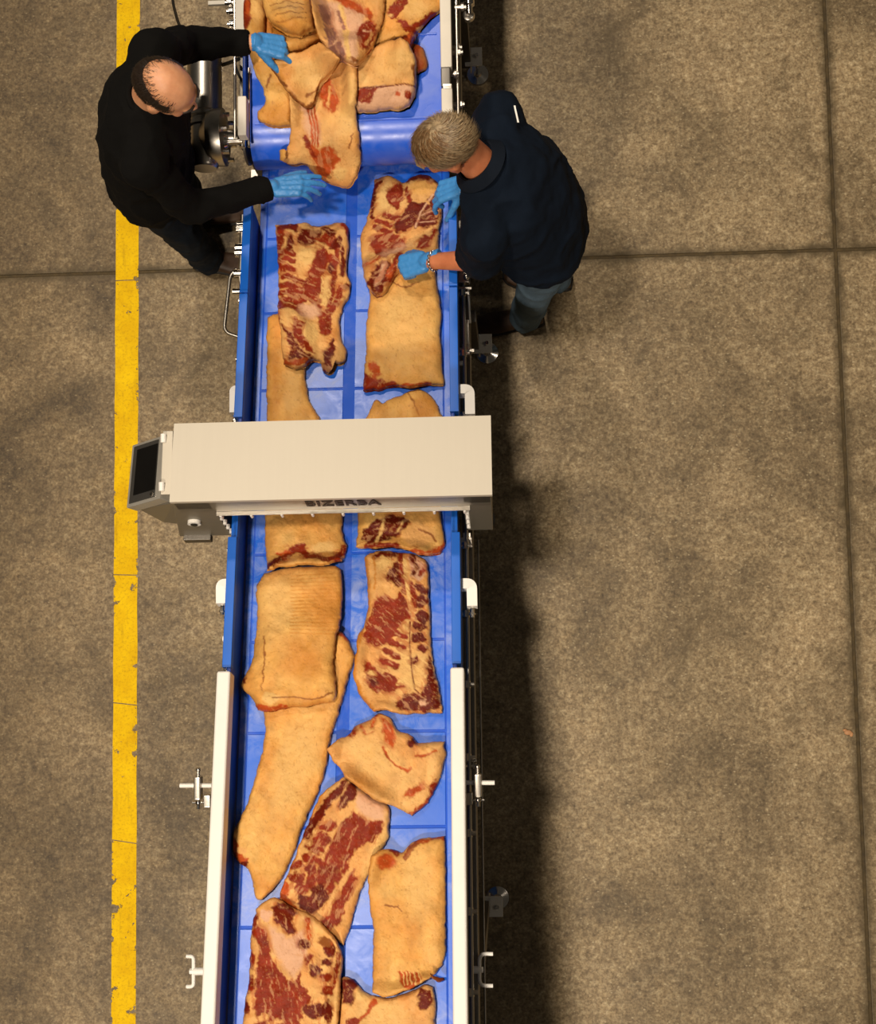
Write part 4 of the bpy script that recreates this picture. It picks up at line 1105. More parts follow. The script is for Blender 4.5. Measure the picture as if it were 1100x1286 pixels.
cut('pork_belly', 'red rib side belly lying flat on the left of the low belt', SI,
    [(346, 283), (362, 282), (382, 280), (398, 285), (412, 283), (424, 280), (433, 281), (438, 288)], [(438, 288), (438, 310), (436, 340), (440, 357), (438, 374), (431, 385), (428, 402), (429, 425), (435, 443), (433, 454), (427, 458)],
    [(357, 459), (372, 465), (383, 463), (391, 454), (402, 456), (406, 466), (413, 470), (417, 459), (427, 458)], [(346, 283), (348, 310), (350, 350), (349, 385), (352, 410), (354, 435), (357, 459)], seed=31, group=GB, base='F', marble=.45, lean=.6, grain=25,
    paint=[('p', 'M', [(347, 284), (357, 287), (356, 300), (353, 320), (351, 350), (349, 330)]), ('s', 'D', [(350, 287), (362, 285), (372, 288)], 6), ('p', 'D', [(375, 306), (374, 296), (384, 287), (398, 291), (404, 294), (396, 304), (386, 309)]), ('b', 'L', 385, 322, 10, 12, 0, 4),
           ('p', 'M', [(399, 302), (408, 294), (420, 299), (419, 309), (404, 306)]), ('b', 'D', 414, 292, 7, 3.5, 25), ('p', 'D', [(419, 306), (427, 297), (431, 303), (424, 316), (416, 312)]), ('s', 'M', [(430, 283), (437, 292), (437, 300)], 5),
           ('p', 'M', [(392, 334), (397, 318), (408, 312), (413, 324), (410, 340), (404, 352), (402, 372), (405, 392), (398, 390), (389, 380), (383, 368), (385, 350)]),
           *[('s', 'M', [(355, y), (361, y - 2), (369, y + 1)], 5.2, .8, 2) for y in (319, 328, 339, 349)], *[('s', 'M', [(353, y), (363, y - 2), (372, y + 2), (382, y + 8)], 6, .9, 3) for y in (360, 369, 379, 388)], ('s', 'M', [(370, 352), (382, 357)], 5), ('s', 'D', [(366, 300), (364, 312)], 6),
           ('b', 'M', 418, 325, 6, 6), ('b', 'D', 417, 338, 5, 6), ('s', 'M', [(424, 316), (420, 350), (417, 372), (412, 384)], 5), ('s', 'D', [(431, 312), (430, 345)], 4), ('p', 'D', [(428, 362), (436, 355), (439, 362), (432, 368)]), ('s', 'M', [(428, 362), (424, 380), (414, 392), (402, 398)], 6), ('p', 'L', [(404, 350), (415, 349), (415, 372), (408, 388), (402, 376)], 1.6), ('b', 'W', 388, 392, 13, 9, 0, 4), ('b', 'L', 390, 420, 10, 14, -20, 3),
           ('p', 'D', [(356, 411), (364, 418), (372, 430), (382, 444), (393, 452), (386, 457), (365, 452), (366, 442)]), ('p', 'M', [(370, 404), (384, 409), (379, 420), (388, 434), (394, 447), (386, 446), (376, 434), (369, 420)]), ('p', 'M', [(401, 406), (412, 398), (419, 396), (415, 410), (414, 420), (404, 420)]), ('p', 'D', [(408, 444), (418, 428), (420, 440), (416, 452), (415, 468), (404, 468)]), ('s', 'R', [(357, 456), (372, 459), (386, 457)], 8), ('s', 'F', [(357, 463), (372, 464), (384, 461)], 2.5, .9), ('s', 'R', [(352, 395), (349, 410)], 3)])
m1 = cut('pork_belly', 'large dark red belly being turned by the gloved hands of the man in navy', SI,
    [(470, 226), (485, 221), (497, 224), (507, 231), (516, 224), (530, 220), (545, 225), (552, 235)], [(552, 235), (554, 252), (555, 272), (552, 292), (551, 316)],
    [(472, 375), (484, 368), (492, 354), (502, 343), (525, 335), (542, 330), (551, 316)], [(470, 226), (466, 252), (461, 276), (453, 300), (454, 328), (457, 345), (462, 364), (472, 375)], seed=11, group=GB, base='F', T=.045, marble=.4, lean=.6, grain=-35,
    paint=[('b', 'L', 485, 250, 10, 20, 10, 4), ('b', 'S', 530, 238, 16, 9, 0, 3), ('s', 'D', [(512, 227), (530, 222), (547, 228)], 7, 2), ('p', 'D', [(494, 286), (500, 275), (508, 266), (516, 258), (528, 255), (536, 254), (545, 247), (551, 249), (553, 270), (547, 284), (532, 287), (518, 285), (507, 292), (497, 292)]),
           ('s', 'W', [(544, 246), (537, 256), (529, 268), (522, 286)], 2, .8, 2), ('s', 'W', [(530, 272), (541, 267), (551, 266)], 1.5, .8, 2), ('s', 'W', [(527, 280), (546, 279)], 1.2, .7, 2), ('s', 'F', [(530, 253), (539, 257)], 2.5, .8),
           ('p', 'M', [(487, 246), (494, 234), (504, 231), (509, 240), (506, 252), (500, 264), (492, 258)]), ('s', 'M', [(510, 240), (514, 254)], 4), ('p', 'D', [(468, 227), (480, 226), (474, 240), (473, 252), (470, 262), (468, 275), (465, 268), (466, 250)]),
           *[('s', 'M', [(x0, y0), (x1, y1)], 6, 1, 3) for x0, y0, x1, y1 in ((484, 272, 498, 276), (475, 279, 490, 284), (472, 287, 490, 293))], ('p', 'M', [(465, 300), (472, 295), (484, 294), (496, 296), (508, 303), (510, 312), (500, 320), (486, 325), (478, 328), (471, 318), (466, 310)]), ('b', 'W', 495, 317, 17, 5, -22, 4),
           ('p', 'M', [(526, 304), (533, 297), (541, 298), (541, 306), (533, 312), (523, 313)]), ('s', 'M', [(546, 290), (542, 300)], 4), ('p', 'D', [(462, 360), (468, 346), (476, 336), (486, 330), (492, 334), (486, 350), (480, 366), (472, 373)]), ('s', 'W', [(484, 334), (479, 346), (474, 358)], 5, 2), ('s', 'R', [(460, 338), (470, 334), (477, 328)], 5), ('s', 'M', [(503, 322), (497, 334), (488, 352)], 6), ('b', 'R', 491, 340, 3, 8, 20)])

# --- heap on the infeed belt
def nose(X, Y):
    d = np.clip(RC_Y - Y, 0, None)
    lim = RC_R * .80
    z = -RC_R + np.sqrt(np.clip(RC_R ** 2 - np.minimum(d, lim) ** 2, 0, None))
    return z - np.clip(d - lim, 0, None) * 1.15
SP = Surf(INF, 1.55, 3.0, nose)
cut('pork_cut', 'brownish cut mostly buried under the middle of the heap', SP, [(306, 14), (380, 6), (455, 10)], [(455, 10), (458, 40), (455, 78)], [(322, 96), (350, 92), (400, 90), (455, 78)], [(306, 14), (310, 50), (322, 96)], seed=200, group=GP, base='Y', T=.04)
cut('pork_cut', 'dark red cut with tan edge at the upper left rail of the heap', SP, [(300, -30), (318, -32), (333, -30)], [(333, -30), (333, 10), (333, 32), (331, 62)], [(307, 42), (318, 60), (331, 62)], [(300, -30), (303, 15), (307, 42)], seed=201, group=GP, base='S', T=.06,
    paint=[('p', 'M', [(299, -30), (314, -10), (317, 10), (314, 28), (310, 42), (304, 38)]), ('s', 'R', [(311, 0), (313, 20)], 4), ('b', 'L', 325, 10, 6, 20, 0, 4)])
cut('pork_cut', 'small dark red lobe at the right edge of the heap', SP, [(500, 56), (520, 56), (531, 60)], [(531, 60), (537, 75), (536, 86), (526, 93)], [(500, 92), (515, 93), (526, 93)], [(500, 56), (500, 92)], seed=202, group=GP, base='M', T=.045)
cut('pork_cut', 'tan skin cut with rounded tip at the lower left of the heap', SP, [(314, 66), (335, 68), (352, 88), (366, 112)], [(366, 112), (367, 135), (367, 159)], [(324, 152), (335, 158), (350, 160), (367, 159)], [(314, 66), (322, 95), (331, 115), (333, 130), (324, 142), (324, 152)], seed=203, group=GP, base='S', T=.045,
    paint=[('b', 'Y', 348, 145, 22, 14, 0, 8), ('b', 'M', 328, 121, 5, 10), ('s', 'L', [(320, 90), (330, 112), (336, 125)], 4), ('s', 'B', [(340, 97), (336, 110)], 2)])
cut('pork_cut', 'broad tan skin cut at the upper right of the heap against the cream rail', SP, [(462, -30), (510, -34), (556, -30)], [(556, -30), (557, 4), (551, 14), (540, 24), (530, 36), (522, 48), (516, 64)], [(462, 62), (480, 60), (500, 52), (516, 64)], [(462, -30), (470, 20), (470, 40), (462, 62)], seed=204, group=GP, base='S', T=.06,
    paint=[('b', 'L', 520, 12, 20, 12, 0, 6), ('p', 'M', [(488, 16), (496, 4), (506, -6), (516, -8), (510, 6), (502, 18), (497, 25), (490, 24)]), ('b', 'L', 491, 20, 2.5, 2), ('p', 'M', [(497, 27), (508, 29), (518, 35), (524, 42), (520, 47), (510, 42)]), ('s', 'M', [(520, 36), (532, 30), (544, 19)], 6), ('p', 'R', [(505, 52), (516, 46), (522, 48), (517, 60), (510, 60)]), ('b', 'D', 508, 52, 4, 2.5)])
cut('pork_cut', 'pale rolled cut with pinkish front at the right of the heap', SP, [(440, 82), (470, 64), (495, 55), (508, 57), (520, 70), (524, 86)], [(524, 86), (523, 105), (522, 120), (514, 133)], [(440, 140), (465, 141), (485, 138), (503, 138), (514, 133)], [(440, 82), (440, 110), (440, 140)], seed=205, group=GP, base='F', T=.085, soft_edge=.7,
    paint=[('b', 'L', 492, 84, 26, 20, -10, 10), ('p', 'W', [(445, 113), (480, 111), (510, 108), (521, 110), (516, 134), (450, 142)], 1.2, 2), ('p', 'M', [(445, 116), (473, 113), (470, 122), (464, 129), (446, 127)]), ('s', 'D', [(448, 113), (480, 111.5), (508, 107), (521, 110)], 1.8, .7, 1), ('b', 'M', 513, 119, 3, 5), ('b', 'R', 500, 120, 3, 4), ('s', 'B', [(519, 88), (522, 110)], 3)])
cut('pork_cut', 'long tan belly with red streaks hanging over the blue nose roller', SP, [(360, 66), (390, 60), (420, 62), (449, 66)], [(449, 66), (449, 110), (449, 150), (452, 175), (454, 205), (450, 226)], [(356, 205), (370, 212), (384, 210), (394, 220), (404, 228), (418, 236), (438, 240), (450, 226)], [(360, 66), (364, 130), (366, 165), (362, 190), (356, 205)], seed=206, group=GP, base='F', T=.04, drape=5, marble=.35, lean=.5, grain=80,
    paint=[('b', 'L', 436, 140, 12, 40, 0, 6), ('p', 'R', [(399, 118), (404, 104), (414, 98), (422, 112), (426, 128), (419, 144), (410, 138)], 2), ('s', 'F', [(414, 110), (412, 135)], 3), ('p', 'W', [(378, 128), (392, 128), (402, 160), (404, 186), (392, 186), (384, 160)], 5), *[('s', 'R', [(386 + 4 * k, 134), (392 + 4 * k, 160), (394 + 3 * k, 188)], 1.8, .8, 4) for k in range(3)], ('p', 'R', [(382, 173), (392, 184), (404, 192), (414, 186), (422, 194), (430, 206), (422, 214), (412, 231), (402, 222), (394, 206)], 2), ('s', 'M', [(384, 176), (392, 192), (396, 200)], 3), ('s', 'B', [(444, 170), (440, 190)], 1.6, 1), ('b', 'L', 428, 222, 10, 8, -30, 3)])
cut('meat_scrap', 'small curled tan fat tag beside the hanging belly', SP, [(352, 194), (357, 192), (363, 197)], [(363, 197), (364, 207)], [(355, 210), (360, 212), (364, 207)], [(352, 194), (354, 202), (355, 210)], T=.02, seed=216, base='S', extra=.002)
cut('pork_cut', 'rounded orange cut edge showing beneath the plump rounded cut', SP, [(342, 36), (372, 30), (402, 28)], [(402, 28), (404, 40), (404, 52)], [(340, 72), (362, 71), (385, 62), (404, 52)], [(342, 36), (340, 72)], seed=207, group=GP, base='Y', T=.06, paint=[('b', 'S', 370, 55, 20, 8, -15, 5)])
cut('pork_cut', 'plump rounded tan skin cut at the top of the heap', SP, [(330, -40), (360, -44), (390, -40)], [(390, -40), (393, 10), (396, 42)], [(337, 28), (352, 42), (375, 50), (396, 42)], [(330, -40), (331, 5), (337, 28)], seed=208, group=GP, base='S', T=.075, drape=12,
    paint=[('b', 'L', 365, 5, 20, 18, 0, 8), ('b', 'Y', 368, 40, 24, 9, 0, 6), *[('s', 'B', [(342 + 3 * k, 12 + 8 * k), (365 + 3 * k, 6 + 8 * k), (384 + k, 12 + 6 * k)], 1.1, .8) for k in range(4)]])
cut('pork_cut', 'pink membrane faced belly draped down the middle of the heap', SP, [(386, -40), (430, -44), (482, -40)], [(482, -40), (484, 10), (478, 40), (470, 62), (456, 78), (446, 86)], [(408, 79), (418, 82), (428, 80), (436, 84), (446, 86)], [(386, -40), (395, 20), (400, 45), (408, 66), (408, 79)], seed=209, group=GP, base='F', T=.05, drape=10, marble=.3, lean=.4, grain=70,
    paint=[('p', 'W', [(400, 4), (440, 8), (460, 22), (452, 50), (450, 84), (412, 80), (414, 50)], 4), ('p', 'V', [(401, 14), (412, 10), (417, 22), (418, 34), (408, 37)]), ('p', 'V', [(408, 40), (420, 38), (425, 50), (420, 62), (413, 62)]), ('p', 'V', [(412, 66), (424, 58), (433, 60), (435, 80), (418, 81), (412, 76)]), ('s', 'L', [(428, 12), (436, 44), (440, 78)], 6, 2), ('s', 'V', [(424, 18), (434, 38)], 4), ('s', 'R', [(416, -2), (436, 6), (450, 14), (462, 22)], 9, 2), ('s', 'R', [(462, 18), (470, 36)], 6, 2), ('p', 'M', [(452, 40), (462, 30), (470, 32), (475, 44), (470, 58), (462, 68), (454, 66), (451, 54)]), ('b', 'W', 462, 46, 4, 2, 30), ('s', 'F', [(460, 62), (466, 56), (468, 50)], 3), ('b', 'B', 447, 80, 4, 2)])
cut('pork_cut', 'folded tan fat flap lying over the middle of the heap', SP, [(338, 86), (352, 76), (375, 68), (400, 60), (412, 66), (430, 82)], [(430, 82), (417, 94), (404, 103), (396, 118)], [(362, 118), (374, 130), (386, 137), (394, 133), (396, 118)], [(338, 86), (348, 98), (357, 110), (362, 118)], seed=210, group=GP, base='F', T=.042, drape=9,
    paint=[('b', 'L', 385, 95, 20, 16, -20, 8), ('b', 'Y', 360, 95, 10, 12, 40, 5), ('s', 'B', [(343, 93), (352, 104), (360, 113)], 4), ('s', 'B', [(364, 121), (374, 131), (386, 136), (394, 131)], 4), ('s', 'B', [(385, 122), (396, 116), (404, 106)], 3)])
# ------------------------------------------------------------------ people
from mathutils import noise as mnoise
from mathutils.bvhtree import BVHTree

def remesh(bm, voxel, smooth=6, wr=0.0, wscale=9.0, stretch=(1, 1, 1)):
    bmesh.ops.recalc_face_normals(bm, faces=bm.faces[:])
    me = bpy.data.meshes.new('tmp'); bm.to_mesh(me); bm.free()
    o = bpy.data.objects.new('tmp', me); col.objects.link(o)
    m = o.modifiers.new('r', 'REMESH'); m.mode = 'VOXEL'; m.voxel_size = voxel; m.use_smooth_shade = True
    if smooth:
        s = o.modifiers.new('s', 'SMOOTH'); s.factor = .5; s.iterations = smooth
    dg = bpy.context.evaluated_depsgraph_get()
    out = bpy.data.meshes.new_from_object(o.evaluated_get(dg))
    bpy.data.objects.remove(o); bpy.data.meshes.remove(me)
    if wr:
        nrm = [v.normal.copy() for v in out.vertices]
        for v, n in zip(out.vertices, nrm):
            p = Vector((v.co.x * stretch[0], v.co.y * stretch[1], v.co.z * stretch[2])) * wscale
            f = mnoise.fractal(p, .8, 2.0, 3)
            g = 1 - abs(mnoise.noise(p * .7 + Vector((5, 3, 1)))) * 2
            v.co += n * wr * (f * .7 + max(g, 0) ** 3 * .9 - .3)
    out.polygons.foreach_set('use_smooth', np.ones(len(out.polygons), bool))
    return out

def cap(bm, p0, p1, r0, r1, flat1=False, flat0=False):
    cyl(bm, p0, p1, r0, r1, seg=20)
    if not flat0: sphere(bm, p0, r0 * .999, sub=3)
    if not flat1: sphere(bm, p1, r1 * .999, sub=3)

def loft(bm, secs, seg=32):
    """secs: (centre, lateral unit, forward unit, a, b)"""
    rings = []
    for c, L, F, a, b in secs:
        c, L, F = Vector(c), Vector(L).normalized(), Vector(F).normalized()
        rings.append([bm.verts.new(c + L * a * math.copysign(abs(math.cos(t)) ** .85, math.cos(t)) + F * b * math.sin(t)) for t in (2 * math.pi * k / seg for k in range(seg))])
    for a, b in zip(rings, rings[1:]):
        for k in range(seg): bm.faces.new((a[k], a[(k + 1) % seg], b[(k + 1) % seg], b[k]))
    bm.faces.new(rings[0][::-1]); bm.faces.new(rings[-1])

def basis(f, up=(0, 0, 1), pos=(0, 0, 0)):
    """local x right, y forward, z up"""
    f = Vector(f).normalized(); u = Vector(up); u = (u - f * u.dot(f)).normalized(); x = f.cross(u)
    return Matrix.Translation(pos) @ Matrix((x, f, u)).transposed().to_4x4()

def head_blobs(bm, M, g=0.0):
    def bl(c, r): sphere(bm, M @ Vector(c), [k + g for k in r], M, 3)
    bl((0, -.008, .018), (.077, .099, .092)); bl((0, -.045, -.005), (.062, .055, .062)); bl((0, .03, -.045), (.062, .064, .080)); bl((0, .058, -.103), (.030, .028, .022))
    bl((0, .078, .018), (.052, .022, .014)); bl((0, .085, -.070), (.024, .014, .011)); bl((.036, .066, -.03), (.024, .022, .022)); bl((-.036, .066, -.03), (.024, .022, .022))
    cap(bm, M @ Vector((0, .090, .004)), M @ Vector((0, .112, -.036)), .009, .0135); bl((.012, .102, -.040), (.009, .010, .007)); bl((-.012, .102, -.040), (.009, .010, .007))
    for s in (-1, 1):
        bl((s * .079, -.008, -.018), (.009, .021, .033)); bl((s * .084, -.015, -.005), (.007, .014, .018)); bl((s * .078, .0, -.045), (.007, .010, .012))

def hand(bm, M, side, curl, spread=5, thumb=(40, 25), g=0.0, cuff=-.05):
    """local y to the fingers, z back of hand, thumb toward +x*side"""
    k = side
    P = lambda x, y, z: M @ (Vector((x * k, y, z)) * 1.1)
    cap(bm, P(0, cuff, 0), P(0, .0, 0), .0315 + g, .0285 + g, flat0=True)
    for x, y0, y1 in ((.030, .015, .086), (.011, .012, .092), (-.009, .012, .088), (-.028, .012, .080)):
        cap(bm, P(x * .75, y0, 0), P(x, y1, 0), .0155 + g, .0125 + g)
    for i, (x, y, L, r) in enumerate(((.031, .086, .072, .0098), (.0105, .093, .080, .0102), (-.0095, .089, .074, .0097), (-.0285, .080, .058, .0088))):
        p = Vector((x, y, .0)); a = 0.0; yaw = math.radians((1.5 - i) * spread)
        c = curl[i]
        for j, (fr, ang) in enumerate(((.46, c[0]), (.30, c[1]), (.24, c[2]))):
            a += math.radians(ang)
            d = Vector((math.sin(yaw) * math.cos(a), math.cos(yaw) * math.cos(a), -math.sin(a)))
            q = p + d * L * fr
            cap(bm, P(*p), P(*q), r * (1 - .08 * j) + g, r * (1 - .08 * (j + 1)) + g)
            p = q
    o, d = thumb
    o, d = math.radians(o), math.radians(d)
    p = Vector((.026, .022, -.008)); q = p + Vector((math.sin(o), math.cos(o), -math.sin(d))) * .040
    cap(bm, P(*p), P(*q), .0150 + g, .0125 + g)
    o *= .55
    r_ = q + Vector((math.sin(o), math.cos(o), -math.sin(d * 1.3))) * .030
    cap(bm, P(*q), P(*r_), .0118 + g, .0105 + g)
    e = r_ + Vector((math.sin(o * .5), math.cos(o * .5), -math.sin(d * 1.5))) * .022
    cap(bm, P(*r_), P(*e), .0105 + g, .0085 + g)

def shoe(parent, heel, toe, mat=None):
    heel, toe = Vector(heel), Vector(toe)
    d = (toe - heel).normalized(); L = Vector((-d.y, d.x, 0)); ln = (toe - heel).length
    bm = B()
    secs = []
    for t, w, z0, z1 in ((0, .028, .02, .075), (.06, .036, .02, .098), (.25, .040, .02, .10), (.42, .042, .02, .088), (.60, .047, .02, .066), (.80, .048, .02, .052), (.94, .036, .02, .044), (1.0, .016, .022, .036)):
        c = heel + d * ln * t; secs.append((Vector((c.x, c.y, (z0 + z1) / 2)), L, (0, 0, 1), w, (z1 - z0) / 2))
    loft(bm, secs, 24); o = obj('shoe', bm, mat or M_shoe, parent, angle=80)
    bm = B(); secs = []
    for t, w in ((-.02, .03), (.05, .040), (.25, .044), (.42, .043), (.62, .051), (.80, .052), (.95, .038), (1.03, .016)):
        c = heel + d * ln * t; secs.append((Vector((c.x, c.y, .0125)), L, (0, 0, 1), w, .0125))
    loft(bm, secs, 24); obj('sole', bm, M_sole, o, angle=80)
    for k in range(4):
        c = heel + d * ln * (.34 + .07 * k); z = .108 - .012 * k
        bm = B(); tube(bm, [c + L * .022 + Vector((0, 0, z - .014)), c + Vector((0, 0, z - .006)) + d * .004, c - L * .022 + Vector((0, 0, z - .014))], .0025, 6); obj('lace', bm, M_sole, o)

def hair_part(parent, M, inside, flow, n, length, width, mats, seed, lift=.35, cap_scale=1.035, name='hair', tint=None, jit=.14, capj=0.0, jr=(-.012, .004)):
    rnd = random.Random(seed)
    R = Vector((.077, .099, .092)); C = Vector((0, -.008, .018))
    # scalp layer
    bm = B()
    rr = bmesh.ops.create_uvsphere(bm, u_segments=48, v_segments=32, radius=1.0)
    dele = [v for v in bm.verts if not inside(Vector((v.co.x * R.x, v.co.y * R.y, v.co.z * R.z)) + C, capj)]
    bmesh.ops.delete(bm, geom=dele, context='VERTS')
    for v in bm.verts:
        p = Vector((v.co.x * R.x, v.co.y * R.y, v.co.z * R.z)) * cap_scale + C
        v.co = M @ (p + v.co * .0025 * mnoise.noise(p * 70))
    hp = obj(name, bm, mats[0], parent, angle=80)
    # strands, in one tuft mesh per shade
    for mi, mt in enumerate(mats):
        vs, fs = [], []
        cnt = 0
        while cnt < n // len(mats):
            u = Vector((rnd.gauss(0, 1), rnd.gauss(0, 1), rnd.gauss(0, 1))).normalized()
            p = Vector((u.x * R.x, u.y * R.y, u.z * R.z)) + C
            if not inside(p, rnd.uniform(*jr)): continue
            cnt += 1
            if tint and (tint(p) != (mi == 1)) and rnd.random() > .15: continue
            nrm = Vector((u.x / R.x, u.y / R.y, u.z / R.z)).normalized()
            d = flow(p, rnd); d = (d - nrm * d.dot(nrm)).normalized()
            d = (d + Vector((rnd.gauss(0, jit), rnd.gauss(0, jit), rnd.gauss(0, jit)))).normalized()
            ln = length * rnd.uniform(.6, 1.2)
            q = p * 1.0 + nrm * .002
            s = d.cross(nrm).normalized() * width * rnd.uniform(.6, 1.2)
            base = len(vs)
            for j in range(4):
                t = j / 3
                pos = q + d * ln * t + nrm * (lift * ln * t * (1.2 - t))
                e = pos - C; kk = math.sqrt((e.x / R.x) ** 2 + (e.y / R.y) ** 2 + (e.z / R.z) ** 2)
                if kk < 1.03: pos = C + e * (1.03 / kk)
                w = s * (1 - .75 * t)
                vs += [M @ (pos - w), M @ (pos + w)]
            for j in range(3):
                a = base + 2 * j; fs.append((a, a + 1, a + 3, a + 2))
        me = bpy.data.meshes.new('hair_strands'); me.from_pydata(vs, [], fs)
        me.polygons.foreach_set('use_smooth', np.ones(len(fs), bool))
        so = link('hair_strands', me, mt, hp); so['kind'] = 'stuff'
    return hp

def build_person(D):
    V = {k: Vector(v) for k, v in D['j'].items()}
    root = empty('person', Matrix.Translation(D['root']))
    tag(root, D['label'], 'person')
    HM = basis(D['face'], D.get('up', (0, 0, 1)), V['head'])
    L = (V['ls'] - V['rs']).normalized()
    def torso(bm, g, lo=0):
        secs = []
        for i, (c, a, b) in enumerate(D['spine']):
            if i < lo: continue
            n0 = Vector(D['spine'][max(i - 1, 0)][0]); n1 = Vector(D['spine'][min(i + 1, len(D['spine']) - 1)][0])
            ax = (n1 - n0).normalized(); LL = (L - ax * L.dot(ax)).normalized(); F = ax.cross(LL)
            secs.append((c, LL, F, a + g, b + g))
        loft(bm, secs)
        for s in ('ls', 'rs'): sphere(bm, V[s], .062 + g, sub=3)
        up = Vector(D['spine'][-2][0])
        for s in ('ls', 'rs'): cap(bm, V[s], up, .058 + g, .062 + g)
    # ---- body, one continuous surface
    bm = B()
    torso(bm, 0)
    cap(bm, V['neck'], HM @ Vector((0, -.022, -.06)), .060, .054)
    head_blobs(bm, HM)
    for s in 'lr':
        cap(bm, V[s + 's'], V[s + 'e'], .050, .040); cap(bm, V[s + 'e'], V[s + 'w'], .041, .027)
        d = (V[s + 'w'] - V[s + 'e']).normalized(); cap(bm, V[s + 'w'], V[s + 'w'] + d * .012, .024, .012)
        cap(bm, V[s + 'h'], V[s + 'k'], .078, .054); cap(bm, V[s + 'k'], V[s + 'a'], .052, .036)
        cap(bm, V[s + 'a'], V[s + 'a'] + D['foot'][s] * .09 - Vector((0, 0, .042)), .034, .018)
    body = remesh(bm, .007, 3)
    link('body', body, D['skin'], root).data.name = 'body'
    for s in (-1, 1):
        bm = B(); sphere(bm, HM @ Vector((s * .031, .0785, -.004)), .0105, sub=2); obj('eye', bm, M_eye, root)
        bm = B(); tube(bm, [HM @ Vector((s * .014, .101, .019)), HM @ Vector((s * .034, .096, .024)), HM @ Vector((s * .052, .078, .018))], [.004, .005, .003], 8); obj('eyebrow', bm, D['hairmats'][0], root)
    # ---- trousers
    bm = B()
    secs = []
    for i, (c, a, b) in enumerate(D['spine'][:2]):
        n0 = Vector(D['spine'][0][0]); n1 = Vector(D['spine'][2][0]); ax = (n1 - n0).normalized(); LL = (L - ax * L.dot(ax)).normalized()
        secs.append((Vector(c), LL, ax.cross(LL), a + .010, b + .010))
    loft(bm, secs)
    for s in 'lr':
        cap(bm, V[s + 'h'], V[s + 'k'], .092, .070); cap(bm, V[s + 'k'], V[s + 'a'] + Vector((0, 0, -.030)), .069, .066, flat1=True)
    link('trousers', remesh(bm, .010, 4, .010, 11, (1, 1, .7)), D['trousers'], root)
    # ---- top
    bm = B()
    torso(bm, D['ease'], 0 if D['hem'] else 1)
    for s in 'lr':
        if D['sleeve'] == 'long':
            cap(bm, V[s + 's'], V[s + 'e'], .070, .060); e = V[s + 'w'] + (V[s + 'e'] - V[s + 'w']) * D['cuff'][s]
            cap(bm, V[s + 'e'], e, .062, .043, flat1=True)
        else:
            e = V[s + 's'].lerp(V[s + 'e'], .82); cap(bm, V[s + 's'], e, .080, .082, flat1=True)
    top = remesh(bm, .009, 5, D['wr'], 10, (1, 1, 1))
    bv = BVHTree.FromPolygons([v.co[:] for v in top.vertices], [p.vertices[:] for p in top.polygons])
    link(D['topname'], top, D['topmat'], root)
    # cuffs / collar
    nb = V['neck']; ax = (HM @ Vector((0, -.022, -.06)) - nb).normalized()
    LL = (L - ax * L.dot(ax)).normalized(); FF = ax.cross(LL)
    bm = B()
    pts = [nb + ax * (D['collar'][1] + .012 * math.sin(t)) + LL * math.cos(t) * D['collar'][0] + FF * math.sin(t) * D['collar'][0] * 1.02 for t in np.linspace(0, 2 * math.pi, 40)]
    if D['sleeve'] == 'long': tube(bm, pts, .010, 10)
    else:
        rings = []
        for i, p in enumerate(pts):
            out = (p - nb); out = (out - ax * out.dot(ax)).normalized()
            rings.append([bm.verts.new(p + ax * .020 - out * .003), bm.verts.new(p + ax * .024 + out * .004), bm.verts.new(p - ax * .008 + out * .030), bm.verts.new(p - ax * .014 + out * .026)])
        for a, b in zip(rings, rings[1:]):
            for k in range(4): bm.faces.new((a[k], b[k], b[(k + 1) % 4], a[(k + 1) % 4]))
        bm.faces.new(rings[0]); bm.faces.new(rings[-1])
    obj('collar', bm, D['collarmat'], root, angle=60)
    if D['sleeve'] == 'long':
        for s in 'lr':
            d = (V[s + 'w'] - V[s + 'e']).normalized(); e = V[s + 'w'] + (V[s + 'e'] - V[s + 'w']) * D['cuff'][s]
            bm = B(); lathe(bm, e - d * .045, d, [(.040, 0), (.0445, .004), (.043, .03), (.041, .044), (.036, .048)], 24); obj('cuff', bm, D['collarmat'], root, angle=70)
    # ---- gloves
    for s in 'lr':
        h = D['hands'][s]
        bm = B(); hand(bm, basis(h['f'], h['n'], V[s + 'w'] + Vector(h.get('off', (0, 0, 0)))), h['side'], h['curl'], h.get('spread', 5), h['thumb'], .0012, h.get('cuff', -.05))
        link('glove', remesh(bm, .0032, 3, .0012, 60), M_glove, root)
    for s in 'lr':
        a = V[s + 'a']; f = D['foot'][s]
        heel = Vector((a.x, a.y, 0)) - f * .07; shoe(root, heel, heel + f * .285)
    return root, HM, bv, V

M_eye = simple('eye', (.05, .035, .025), .2)
C3 = lambda a, b=None, c=None: [(a, b or a, c or a * .7)] * 4
